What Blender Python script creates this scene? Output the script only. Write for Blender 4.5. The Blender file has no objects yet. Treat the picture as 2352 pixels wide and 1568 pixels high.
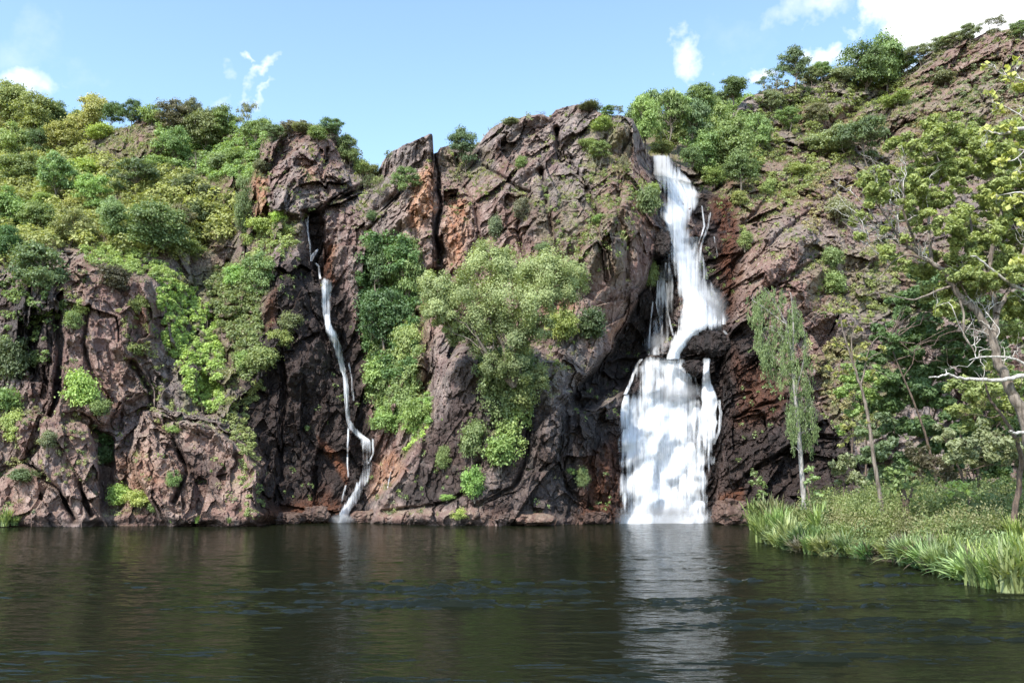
import bpy, math, random
import numpy as np
R = math.radians
random.seed(7)
SC = bpy.context.scene
COL = SC.collection

# ------------------------------------------------------------------ camera
F = 2037.0; CX, CY = 1176.0, 784.0; PITCH = math.atan((1104 - 784) / F); CAMZ = 4.0
cd = bpy.data.cameras.new('camera'); cam = bpy.data.objects.new('camera', cd); COL.objects.link(cam)
cd.sensor_width = 36; cd.lens = 36 * F / 2352; cd.clip_end = 5000; cd.clip_start = 0.5
cam.location = (0, 0, CAMZ); cam.rotation_euler = (R(90) + PITCH, 0, 0)
SC.camera = cam

# ------------------------------------------------------------------ light
SUN_EL, SUN_AZ = R(49), R(-148)       # azimuth measured from +Y towards +X : behind the camera, to the left
sv = (math.cos(SUN_EL) * math.sin(SUN_AZ), math.cos(SUN_EL) * math.cos(SUN_AZ), math.sin(SUN_EL))
sl = bpy.data.lights.new('sun', 'SUN'); sl.energy = 3.5; sl.angle = R(0.6); sl.color = (1.0, 0.95, 0.87)
so = bpy.data.objects.new('sun', sl); COL.objects.link(so)
from mathutils import Vector
so.rotation_euler = Vector(sv).to_track_quat('Z', 'Y').to_euler()
SC.view_settings.view_transform = 'Standard'; SC.view_settings.look = 'None'
SC.view_settings.exposure = 1.0; SC.view_settings.gamma = 1.0
SC.cycles.max_bounces = 6; SC.cycles.transparent_max_bounces = 12
SC.cycles.diffuse_bounces = 3; SC.cycles.glossy_bounces = 3
SC.cycles.use_denoising = True

# ------------------------------------------------------------------ pixel <-> world
cp, sp = math.cos(PITCH), math.sin(PITCH)
def ray(px, py):
    px = np.asarray(px, float); py = np.asarray(py, float)
    a = px - CX; b = -(py - CY)
    return np.stack([a, F * cp - b * sp, F * sp + b * cp], -1)
def P(px, py, d):
    r = ray(px, py); k = np.asarray(d, float) / r[..., 1]
    return np.array([0, 0, CAMZ]) + r * k[..., None]
def Pz(px, py, z=0.0):
    r = ray(px, py); k = (z - CAMZ) / r[..., 2]
    return np.array([0, 0, CAMZ]) + r * k[..., None]
def unproj(p):
    p = np.asarray(p, float); q = p - np.array([0, 0, CAMZ])
    fw = q[..., 1] * cp + q[..., 2] * sp; up = -q[..., 1] * sp + q[..., 2] * cp
    return CX + F * q[..., 0] / fw, CY - F * up / fw

# ------------------------------------------------------------------ world: sky and clouds
w = bpy.data.worlds.new('World'); SC.world = w; w.use_nodes = True
nt = w.node_tree; nt.nodes.clear(); N = nt.nodes.new; L = nt.links.new
out = N('ShaderNodeOutputWorld'); bg = N('ShaderNodeBackground')
sky = N('ShaderNodeTexSky'); sky.sky_type = 'NISHITA'; sky.sun_disc = False
sky.sun_elevation = SUN_EL; sky.sun_rotation = SUN_AZ; sky.air_density = 1.0; sky.dust_density = 0.6; sky.ozone_density = 1.5
tc = N('ShaderNodeTexCoord')
def mth(op, a, b=None, c=None, clamp=False, tree=None):
    t = tree or nt
    n = t.nodes.new('ShaderNodeMath'); n.operation = op; n.use_clamp = clamp
    for i, v in enumerate((a, b, c)):
        if v is None: continue
        if isinstance(v, (int, float)): n.inputs[i].default_value = v
        else: t.links.new(v, n.inputs[i])
    return n.outputs[0]
nz = N('ShaderNodeTexNoise'); nz.inputs['Scale'].default_value = 14; nz.inputs['Detail'].default_value = 9; nz.inputs['Roughness'].default_value = 0.62
L(tc.outputs['Generated'], nz.inputs['Vector'])
nw_ = N('ShaderNodeTexNoise'); nw_.inputs['Scale'].default_value = 11; nw_.inputs['Detail'].default_value = 5; nw_.inputs['Roughness'].default_value = .6; L(tc.outputs['Generated'], nw_.inputs['Vector'])
wsub = N('ShaderNodeVectorMath'); wsub.operation = 'SUBTRACT'; L(nw_.outputs['Color'], wsub.inputs[0]); wsub.inputs[1].default_value = (.5, .5, .5)
wsc = N('ShaderNodeVectorMath'); wsc.operation = 'SCALE'; L(wsub.outputs[0], wsc.inputs[0]); wsc.inputs['Scale'].default_value = .12
wadd = N('ShaderNodeVectorMath'); wadd.operation = 'ADD'; L(wsc.outputs[0], wadd.inputs[0]); L(tc.outputs['Generated'], wadd.inputs[1])
# clouds: centre pixel, half width, half height (pixels of the 2352 wide photo), slant, softness, noise, opacity
CLOUDS = [(2250, 5, 290, 120, 0.0, .3, .7, 1.0), (1568, 122, 52, 70, -.02, .9, 1.3, 1.0), (1905, 122, 70, 34, -.5, .8, 1.3, .9), (1765, 155, 50, 22, 0, .8, 1.2, .8),
          (90, 195, 80, 48, .45, 1.1, 1.0, 1.0), (580, 162, 20, 36, .35, 1.2, 1.4, .95), (600, 205, 10, 22, .35, 1.2, 1.4, .5), (545, 150, 24, 11, 0, .9, 1.5, .7),
          (1880, 5, 120, 40, 0, 1.5, 1.5, .75), (1690, 70, 90, 60, 0, 1.8, 1.8, .15), (60, 130, 150, 80, .2, 2.0, 1.4, .35), (512, 205, 20, 22, .4, 1.5, 1.6, .4), (2300, 120, 400, 60, 0, .6, .8, .9)]
acc = None
for (cx_, cy_, hw, hh, slant, soft, na, op_) in CLOUDS:
    r0 = ray(cx_, cy_); r0 /= np.linalg.norm(r0)
    rt = ray(cx_ + hw, cy_ + hw * slant); rt /= np.linalg.norm(rt); rt = rt - r0; lr = np.linalg.norm(rt)
    ru = ray(cx_ , cy_ - hh); ru /= np.linalg.norm(ru); ru = ru - r0; lu = np.linalg.norm(ru)
    sb = N('ShaderNodeVectorMath'); sb.operation = 'SUBTRACT'; L(wadd.outputs[0], sb.inputs[0]); sb.inputs[1].default_value = tuple(r0)
    def dot(v):
        d = N('ShaderNodeVectorMath'); d.operation = 'DOT_PRODUCT'; L(sb.outputs[0], d.inputs[0]); d.inputs[1].default_value = tuple(v); return d.outputs['Value']
    a = dot(rt / lr ** 2)
    u2 = ru - rt * 0
    b = dot(ru / lu ** 2)
    a2 = mth('POWER', mth('ABSOLUTE', a), 2.0); b2 = mth('POWER', mth('ABSOLUTE', b), 2.0)
    ln = mth('SQRT', mth('ADD', a2, b2))
    v = mth('SUBTRACT', 1.0, ln)
    v = mth('ADD', v, mth('MULTIPLY', mth('SUBTRACT', nz.outputs[0], 0.5), na * 2))
    v = mth('MULTIPLY', mth('DIVIDE', v, soft, clamp=True), op_)
    acc = v if acc is None else mth('MAXIMUM', acc, v)
tint = N('ShaderNodeMix'); tint.data_type = 'RGBA'; tint.blend_type = 'MULTIPLY'; tint.inputs[0].default_value = 1.0
L(sky.outputs[0], tint.inputs[6]); tint.inputs[7].default_value = (1.33, 1.36, 1.30, 1)
mx = N('ShaderNodeMix'); mx.data_type = 'RGBA'
L(acc, mx.inputs[0]); L(tint.outputs[2], mx.inputs[6]); mx.inputs[7].default_value = (5.2, 5.3, 5.4, 1)
L(mx.outputs[2], bg.inputs[0]); bg.inputs[1].default_value = 0.14
L(bg.outputs[0], out.inputs[0])

# ------------------------------------------------------------------ noise
def _h(ix, iy, iz, s):
    with np.errstate(over='ignore'):
        n = (ix.astype(np.uint32) * np.uint32(374761393) + iy.astype(np.uint32) * np.uint32(668265263) + iz.astype(np.uint32) * np.uint32(2147483647 - 5) + np.uint32(s * 144665 + 13))
        n = (n ^ (n >> np.uint32(13))) * np.uint32(1274126177)
        n = (n ^ (n >> np.uint32(16))) * np.uint32(2246822519)
        n = n ^ (n >> np.uint32(15))
    return (n & np.uint32(0xffffff)).astype(np.float64) / 16777215.0
def vnoise(p, s=0):
    i = np.floor(p).astype(np.int64); f = p - i; f = f * f * f * (f * (f * 6 - 15) + 10)
    r = 0
    for dx in (0, 1):
        wx = f[..., 0] if dx else 1 - f[..., 0]
        for dy in (0, 1):
            wy = f[..., 1] if dy else 1 - f[..., 1]
            for dz in (0, 1):
                wz = f[..., 2] if dz else 1 - f[..., 2]
                r = r + wx * wy * wz * _h(i[..., 0] + dx, i[..., 1] + dy, i[..., 2] + dz, s)
    return r * 2 - 1
def fbm(p, o=4, s=0, g=0.5):
    a, t, r = 1.0, 0.0, 0.0
    for k in range(o):
        r = r + a * vnoise(p * 2 ** k + k * 17.3, s + k); t += a; a *= g
    return r / t
def facets(p, s=0):
    """worley cells, every one with its own tilt: returns offset, edge distance"""
    i = np.floor(p).astype(np.int64); n = p.shape[0]
    b1 = np.full(n, 9.0); b2 = np.full(n, 9.0); off = np.zeros(n)
    for dx in (-1, 0, 1):
        for dy in (-1, 0, 1):
            for dz in (-1, 0, 1):
                jx, jy, jz = i[:, 0] + dx, i[:, 1] + dy, i[:, 2] + dz
                a, b, c = _h(jx, jy, jz, s), _h(jx, jy, jz, s + 1), _h(jx, jy, jz, s + 2)
                vx, vy, vz = p[:, 0] - jx - a, p[:, 1] - jy - b, p[:, 2] - jz - c
                d = vx * vx + vy * vy + vz * vz
                nw = d < b1
                b2 = np.where(nw, b1, np.minimum(b2, d))
                o = (a * 7.13 % 1 - .5) * 1.3 + vx * (b * 9.7 % 1 - .5) * 1.8 + vz * (c * 5.9 % 1 - .62) * 1.8
                off = np.where(nw, o, off); b1 = np.where(nw, d, b1)
    return off, np.sqrt(b2) - np.sqrt(b1)
def sst(a, b, x):
    t = np.clip((x - a) / (b - a), 0, 1); return t * t * (3 - 2 * t)
def seg_dist(px, py, pts, closed=False):
    n = len(pts); d = np.full(px.shape, 1e9); 
    for k in range(n if closed else n - 1):
        ax, ay = pts[k]; bx, by = pts[(k + 1) % n]
        vx, vy = bx - ax, by - ay; l2 = vx * vx + vy * vy + 1e-9
        t = np.clip(((px - ax) * vx + (py - ay) * vy) / l2, 0, 1)
        d = np.minimum(d, np.hypot(px - ax - t * vx, py - ay - t * vy))
    return d
def inside(px, py, pts):
    c = np.zeros(px.shape, bool); n = len(pts)
    for k in range(n):
        ax, ay = pts[k]; bx, by = pts[(k + 1) % n]
        if ay == by: continue
        c ^= ((ay > py) != (by > py)) & (px < (bx - ax) * (py - ay) / (by - ay) + ax)
    return c
def polymask(px, py, pts, s):
    d = seg_dist(px, py, pts, True); d = np.where(inside(px, py, pts), d, -d)
    return sst(-s, s, d)

# ------------------------------------------------------------------ mesh + tagging helpers
def mesh_np(name, V, Fq, mat, smooth=False, attrs=None):
    """V (n,3), Fq (m,k) faces all with k corners"""
    me = bpy.data.meshes.new(name); V = np.asarray(V, np.float32); Fq = np.asarray(Fq, np.int32)
    m, k = Fq.shape
    me.vertices.add(len(V)); me.vertices.foreach_set('co', V.ravel())
    me.loops.add(m * k); me.loops.foreach_set('vertex_index', Fq.ravel())
    me.polygons.add(m); me.polygons.foreach_set('loop_start', np.arange(0, m * k, k, dtype=np.int32))
    me.polygons.foreach_set('use_smooth', np.full(m, smooth))
    for an, av in (attrs or {}).items():
        av = np.asarray(av, np.float32)
        if av.ndim == 1:
            a = me.attributes.new(an, 'FLOAT', 'POINT'); a.data.foreach_set('value', av)
        else:
            a = me.attributes.new(an, 'FLOAT_COLOR', 'POINT'); a.data.foreach_set('color', av.ravel())
    me.update(calc_edges=True); me.materials.append(mat)
    return me
def link(name, me, parent=None, loc=None, color=None):
    o = bpy.data.objects.new(name, me); COL.objects.link(o)
    if parent: o.parent = parent
    if loc is not None: o.location = loc
    if color: o.color = (*color, 1)
    return o
def tag(o, label=None, cat=None, group=None, kind=None):
    if label: o['label'] = label
    if cat: o['category'] = cat
    if group: o['group'] = group
    if kind: o['kind'] = kind
    return o

# ------------------------------------------------------------------ materials
def new_mat(name):
    m = bpy.data.materials.new(name); m.use_nodes = True; t = m.node_tree; t.nodes.clear()
    return m, t, t.nodes.new, t.links.new
def mixc(t, fac, a, b, mode='MIX'):
    n = t.nodes.new('ShaderNodeMix'); n.data_type = 'RGBA'; n.blend_type = mode
    for i, v in ((0, fac), (6, a), (7, b)):
        if isinstance(v, (int, float)): n.inputs[i].default_value = v
        elif isinstance(v, tuple): n.inputs[i].default_value = (*v, 1)
        else: t.links.new(v, n.inputs[i])
    return n.outputs[2]
def ramp(t, v, lo, hi):
    n = t.nodes.new('ShaderNodeMapRange'); t.links.new(v, n.inputs[0]); n.inputs[1].default_value = lo; n.inputs[2].default_value = hi
    n.interpolation_type = 'SMOOTHSTEP'; return n.outputs[0]
def noise_n(t, vec, scale, detail=5, rough=.6):
    n = t.nodes.new('ShaderNodeTexNoise'); n.inputs['Scale'].default_value = scale; n.inputs['Detail'].default_value = detail
    n.inputs['Roughness'].default_value = rough; t.links.new(vec, n.inputs['Vector']); return n.outputs[0]

def rock_material():
    m, t, n, l = new_mat('rock')
    o = n('ShaderNodeOutputMaterial'); b = n('ShaderNodeBsdfPrincipled'); l(b.outputs[0], o.inputs[0])
    c = n('ShaderNodeTexCoord').outputs['Object']; g = n('ShaderNodeNewGeometry')
    mp = n('ShaderNodeMapping'); l(c, mp.inputs[0]); mp.inputs['Rotation'].default_value = (0, R(-32), 0); mp.inputs['Scale'].default_value = (1, 1, .35)
    cs = mp.outputs[0]
    at = n('ShaderNodeAttribute'); at.attribute_name = 'mask'; sep = n('ShaderNodeSeparateColor'); l(at.outputs['Color'], sep.inputs[0])
    wet, orange, grn = sep.outputs[0], sep.outputs[1], sep.outputs[2]
    at2 = n('ShaderNodeAttribute'); at2.attribute_name = 'pale'; pale = at2.outputs['Fac']
    n1 = noise_n(t, cs, .22, 6, .65); n2 = noise_n(t, cs, 1.1, 6, .7); n3 = noise_n(t, c, 4.5, 4, .7); n4 = noise_n(t, c, .5, 5, .7); n5 = noise_n(t, cs, 2.6, 5, .75)
    col = mixc(t, ramp(t, n1, .38, .64), (.148, .083, .068), (.250, .162, .140))
    n0 = noise_n(t, c, .055, 4, .6); n00 = noise_n(t, mp.outputs[0], .11, 5, .65)
    col = mixc(t, mth('MULTIPLY', ramp(t, n0, .43, .56), .85, tree=t), col, mixc(t, ramp(t, n2, .42, .62), (.145, .120, .115), (.29, .255, .245)))
    col = mixc(t, mth('MULTIPLY', ramp(t, n00, .52, .62), .5, tree=t), col, (.20, .115, .105))
    col = mixc(t, ramp(t, n2, .48, .70), col, (.355, .258, .228))
    col = mixc(t, ramp(t, n5, .56, .72), col, (.50, .42, .385))
    col = mixc(t, mth('MULTIPLY', ramp(t, n4, .55, .66), .55, tree=t), col, (.23, .205, .185))
    col = mixc(t, mth('MULTIPLY', pale, .75, tree=t), col, mixc(t, ramp(t, n2, .4, .65), (.29, .175, .138), (.45, .325, .27)))
    oc = mixc(t, ramp(t, n2, .4, .66), (.34, .155, .085), (.50, .31, .21))
    of = mth('MULTIPLY', orange, ramp(t, n5, .30, .55), tree=t)
    col = mixc(t, of, col, oc)
    # speckle of dark lichen
    col = mixc(t, mth('MULTIPLY', ramp(t, n3, .56, .70), .6, tree=t), col, (.065, .052, .046))
    # straw and moss on the up-facing ledges
    sx = n('ShaderNodeSeparateXYZ'); l(g.outputs['Normal'], sx.inputs[0])
    up = ramp(t, sx.outputs[2], .42, .85)
    gf = mth('MULTIPLY', mth('MAXIMUM', mth('MULTIPLY', up, .28, tree=t), grn, tree=t), ramp(t, n2, .38, .56), clamp=True, tree=t)
    gc = mixc(t, ramp(t, n3, .4, .6), (.095, .10, .03), (.21, .20, .075))
    col = mixc(t, mth('MULTIPLY', gf, mth('SUBTRACT', 1.0, mth('MULTIPLY', wet, .8, tree=t), tree=t), tree=t), col, gc)
    # wet rock and painted shade: dark with iron staining
    wc = mixc(t, ramp(t, n2, .42, .70), (.013, .010, .009), (.044, .030, .027))
    wc = mixc(t, mth('MULTIPLY', orange, ramp(t, n2, .35, .55), tree=t), wc, (.12, .040, .018))
    col = mixc(t, mth('MULTIPLY', wet, .97, tree=t), col, wc)
    # joints
    vo = n('ShaderNodeTexVoronoi'); vo.feature = 'DISTANCE_TO_EDGE'; vo.inputs['Scale'].default_value = .75
    wv = n('ShaderNodeVectorMath'); wv.operation = 'ADD'; l(cs, wv.inputs[0])
    nzc = n('ShaderNodeTexNoise'); nzc.inputs['Scale'].default_value = .9; nzc.inputs['Detail'].default_value = 4; l(c, nzc.inputs['Vector']); l(nzc.outputs['Color'], wv.inputs[1]); l(wv.outputs[0], vo.inputs['Vector'])
    l(col, b.inputs['Base Color'])
    rg = mth('SUBTRACT', .85, mth('MULTIPLY', wet, .45, tree=t), tree=t); l(rg, b.inputs['Roughness'])
    b.inputs['Specular IOR Level'].default_value = .3
    h = mth('ADD', mth('MULTIPLY', n5, .5, tree=t), mth('MULTIPLY', n3, .22, tree=t), tree=t)
    h = mth('ADD', h, mth('MULTIPLY', ramp(t, vo.outputs[0], 0, .05), .07, tree=t), tree=t)
    bp = n('ShaderNodeBump'); bp.inputs['Strength'].default_value = 1.0; bp.inputs['Distance'].default_value = .6; l(h, bp.inputs['Height']); l(bp.outputs[0], b.inputs['Normal'])
    return m
ROCK = rock_material()

def leaf_material(name, trans=.35, gloss=.025):
    m, t, n, l = new_mat(name)
    o = n('ShaderNodeOutputMaterial'); oi = n('ShaderNodeObjectInfo'); at = n('ShaderNodeAttribute'); at.attribute_name = 'rnd'
    v = at.outputs['Fac']
    sc = mth('ADD', .78, mth('MULTIPLY', v, .95, tree=t), tree=t)
    hs = n('ShaderNodeHueSaturation'); l(oi.outputs['Color'], hs.inputs['Color']); l(sc, hs.inputs['Value']); hs.inputs['Saturation'].default_value = .88
    l(mth('SUBTRACT', .508, mth('MULTIPLY', v, .018, tree=t), tree=t), hs.inputs['Hue'])
    d = n('ShaderNodeBsdfDiffuse'); l(hs.outputs[0], d.inputs[0])
    tr = n('ShaderNodeBsdfTranslucent'); l(mixc(t, 1.0, hs.outputs[0], (1.25, 1.25, .6), 'MULTIPLY'), tr.inputs[0])
    mx = n('ShaderNodeMixShader'); mx.inputs[0].default_value = trans; l(d.outputs[0], mx.inputs[1]); l(tr.outputs[0], mx.inputs[2])
    gl = n('ShaderNodeBsdfGlossy'); gl.inputs['Roughness'].default_value = .55; gl.inputs['Color'].default_value = (.9, .95, 1, 1)
    mg = n('ShaderNodeMixShader'); mg.inputs[0].default_value = gloss; l(mx.outputs[0], mg.inputs[1]); l(gl.outputs[0], mg.inputs[2])
    l(mg.outputs[0], o.inputs[0]); return m
LEAF = leaf_material('leaves'); GRASSM = leaf_material('grass_blades', .3, .04)
def bark_material(name, a, b_, sc=3.0):
    m, t, n, l = new_mat(name); o = n('ShaderNodeOutputMaterial'); b = n('ShaderNodeBsdfPrincipled'); l(b.outputs[0], o.inputs[0])
    c = n('ShaderNodeTexCoord').outputs['Object']; mp = n('ShaderNodeMapping'); l(c, mp.inputs[0]); mp.inputs['Scale'].default_value = (2.5, 2.5, .5)
    v = noise_n(t, mp.outputs[0], sc, 6, .7)
    l(mixc(t, ramp(t, v, .38, .62), a, b_), b.inputs['Base Color']); b.inputs['Roughness'].default_value = .85
    bp = n('ShaderNodeBump'); bp.inputs['Strength'].default_value = .8; bp.inputs['Distance'].default_value = .03; l(v, bp.inputs['Height']); l(bp.outputs[0], b.inputs['Normal'])
    return m
BARK = bark_material('bark', (.09, .07, .055), (.24, .20, .165)); PALEBARK = bark_material('pale_bark', (.30, .27, .24), (.62, .59, .55)); GREYBARK = bark_material('grey_bark', (.17, .155, .14), (.40, .375, .35)); DARKBARK = bark_material('dark_bark', (.05, .035, .028), (.17, .12, .09))

# ================================================================== THE CLIFF
SKY = [(-420,330),(-300,300),(-120,285),(0,272),(100,266),(200,272),(262,300),(300,292),(318,272),(336,264),(372,276),(450,292),(520,302),(600,312),(650,300),(680,298),(700,291),(742,290),(775,306),(800,347),(830,386),(868,394),
       (878,372),(888,357),(903,345),(925,335),(945,328),(962,320),(975,315),(984,308),(993,307),(995,318),(996,352),(1004,349),(1012,338),(1028,333),(1046,340),(1062,331),(1080,336),(1102,331),(1112,312),(1126,296),(1160,278),(1178,268),(1192,273),(1206,266),(1232,263),
       (1262,270),(1276,254),(1292,246),(1312,241),(1334,239),(1352,241),(1366,252),(1388,262),(1410,264),(1432,266),(1452,272),(1468,302),(1484,346),(1494,356),(1530,363),(1560,378),(1585,386),(1604,372),(1640,330),(1672,262),(1700,238),(1722,222),(1752,208),(1800,204),(1850,192),(1900,172),
       (1930,168),(1962,190),(2010,196),(2060,172),(2090,160),(2112,140),(2150,112),(2182,94),(2212,88),(2236,90),(2262,76),(2280,64),(2300,70),(2322,66),(2346,80),(2420,86),(2500,95),(2600,110),(2740,150)]
DP = []
def row(y, *a):
    for (x, d) in a: DP.append((x, y, d))
DP += [(-110,1203,81),(0,1203,82),(150,1203,82),(300,1203,82),(450,1201,83),(590,1199,84),(645,1196,88.5),(700,1195,90),(780,1195,90),(850,1196,88),(950,1199,85.5),(1100,1201,84.5),(1250,1200,85.5),(1380,1198,88),(1500,1198,89.5),(1640,1196,89),(1720,1197,87),(1850,1190,84),(2000,1180,82),(2200,1170,80),(2460,1170,78)]
row(1000,(-110,85),(0,85),(150,84),(300,86.5),(420,85.5),(520,87.5),(600,90),(700,93),(790,95),(870,93),(950,88.5),(1020,87),(1150,86),(1300,88),(1400,92),(1500,93),(1640,93),(1720,91),(1850,90),(2000,90),(2200,90),(2460,90))
row(820,(-110,88),(0,88),(100,86),(200,88),(330,90),(430,93.5),(540,94.5),(640,93),(720,95),(790,99),(870,98),(960,93),(1030,89),(1150,88),(1280,89),(1380,94),(1440,98),(1540,97.5),(1640,97),(1740,95),(1900,95),(2100,95),(2460,95))
row(620,(-110,92),(0,92),(100,90.5),(250,92),(340,94),(430,100),(540,102),(620,97),(700,98.5),(740,102),(820,99),(930,99),(1050,97),(1200,95),(1350,93),(1430,94),(1480,98),(1560,103),(1650,105),(1720,101),(1850,101),(2000,103),(2200,104),(2460,105))
row(450,(-110,112),(0,112),(150,112),(300,112),(450,110),(560,107),(650,102),(750,104),(840,106),(920,103),(985,102),(1030,104),(1100,102),(1250,99),(1400,98),(1470,99),(1530,108),(1620,113),(1700,112),(1850,115),(2000,118),(2200,118),(2460,118))
DP += [(-110,300,138),(0,300,135),(200,300,130),(330,300,122),(500,320,122),(650,320,110),(740,310,110),(850,400,113),(920,350,107),(985,325,106),(1060,345,112),(1150,300,108),(1300,260,108),(1430,290,104),(1490,370,113),(1580,390,118),(1700,270,130),(1850,220,140),(2000,210,145),(2200,130,142),(2300,90,140),(2460,100,138),(2000,320,129),(2300,280,127)]
DP += [(-400,1200,80),(-400,1000,86),(-400,820,90),(-400,620,94),(-400,450,112),(-400,340,135),(2760,1170,76),(2760,1000,88),(2760,820,94),(2760,620,103),(2760,450,116),(2760,160,136)]
DP = np.array(DP, float)
def tps_fit(D):
    x = D[:, :2] / 500.0; n = len(x)
    r = np.linalg.norm(x[:, None] - x[None], axis=2); K = np.where(r > 0, r * r * np.log(r + 1e-12), 0) + np.eye(n) * 2e-3
    Pm = np.concatenate([np.ones((n, 1)), x], 1)
    A = np.block([[K, Pm], [Pm.T, np.zeros((3, 3))]]); return x, np.linalg.solve(A, np.concatenate([D[:, 2], np.zeros(3)]))
_tx, _tw = tps_fit(DP)
def base_depth(px, py):
    X = np.stack([px, py], -1).reshape(-1, 2) / 500.0; r = np.full(len(X), _tw[-3]) + X[:, 0] * _tw[-2] + X[:, 1] * _tw[-1]
    for k in range(len(_tx)):
        q = (X[:, 0] - _tx[k, 0]) ** 2 + (X[:, 1] - _tx[k, 1]) ** 2
        r += _tw[k] * 0.5 * q * np.log(q + 1e-12)
    return r.reshape(np.shape(px))
# masses standing proud of (negative) or cut into (positive) the wall : polygon, metres, edge softness px
MASS = [
 ([(1052,800),(1030,860),(985,960),(950,1030),(905,1090),(870,1150),(840,1215),(1405,1215),(1408,1100),(1400,1020),(1330,960),(1290,905),(1330,850),(1240,800)], -2.4, 16),
 ([(1290,905),(1330,960),(1405,1015),(1440,1010),(1450,905),(1380,905),(1330,890)], -1.4, 10),
 ([(1505,600),(1482,640),(1447,700),(1412,780),(1352,858),(1312,915),(1340,950),(1430,905),(1462,830),(1515,800),(1550,720),(1530,600)], 3.6, 9),
 ([(1470,270),(1512,460),(1516,560),(1494,640),(1447,715),(1400,800),(1340,870),(1270,800),(1340,620),(1390,420),(1420,270)], -1.6, 14),
 ([(995,300),(1004,400),(1000,470),(1002,560),(985,640),(880,640),(860,560),(872,450),(880,380),(930,300)], -2.0, 8),
 ([(1018,420),(1060,430),(1095,520),(1085,620),(1015,625),(1012,540)], -1.4, 12),
 ([(575,400),(600,330),(680,285),(760,285),(815,370),(830,420),(760,470),(700,500),(640,480),(590,490)], -3.0, 14),
 ([(590,700),(540,820),(520,900),(540,1000),(590,1060),(600,1215),(790,1215),(830,1130),(800,1000),(780,880),(745,760),(720,660),(640,640)], -1.8, 22),
 ([(200,560),(340,640),(350,760),(300,830),(330,900),(250,960),(110,960),(90,800),(140,640)], -2.2, 18),
 ([(330,640),(400,640),(440,760),(470,870),(430,940),(360,900),(330,800)], -1.6, 14),
 ([(0,960),(90,950),(210,985),(232,1060),(236,1140),(200,1215),(-100,1215),(-100,960)], -1.8, 14),
 ([(330,950),(440,960),(540,1010),(590,1080),(600,1215),(400,1215),(330,1120),(300,1050)], -3.0, 12),
 ([(205,980),(225,975),(262,1010),(262,1110),(240,1150),(225,1090),(212,1040)], 2.4, 8),
 ([(455,870),(480,860),(510,905),(495,950),(465,950),(450,915)], 2.8, 8),
 ([(160,340),(220,315),(330,268),(400,280),(410,350),(330,375),(250,360)], -2.6, 16),
 ([(1830,190),(1960,185),(1945,240),(1930,260),(1880,290),(1840,240)], -2.2, 12),
 ([(1920,268),(1975,250),(1960,290),(1918,310),(1890,300)], 3.0, 8),
 ([(2110,140),(2290,60),(2480,60),(2480,270),(2300,290),(2180,300),(2060,330),(2040,250)], -3.5, 22),
 ([(1720,560),(1850,440),(1960,350),(2000,420),(1960,520),(1900,620),(1860,700),(1760,780),(1700,900),(1680,720)], -1.6, 20),
 ([(1660,740),(1720,720),(1800,870),(1960,1010),(1960,1215),(1640,1215),(1655,1000),(1668,900)], -2.0, 12),
 ([(1925,600),(2100,600),(2140,700),(2000,740),(1910,700)], 2.0, 14),
 ([(1500,520),(1545,540),(1540,600),(1512,600)], -1.4, 8),
 ([(690,480),(745,485),(752,560),(745,640),(724,640),(716,560)], 2.6, 8),
]
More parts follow.
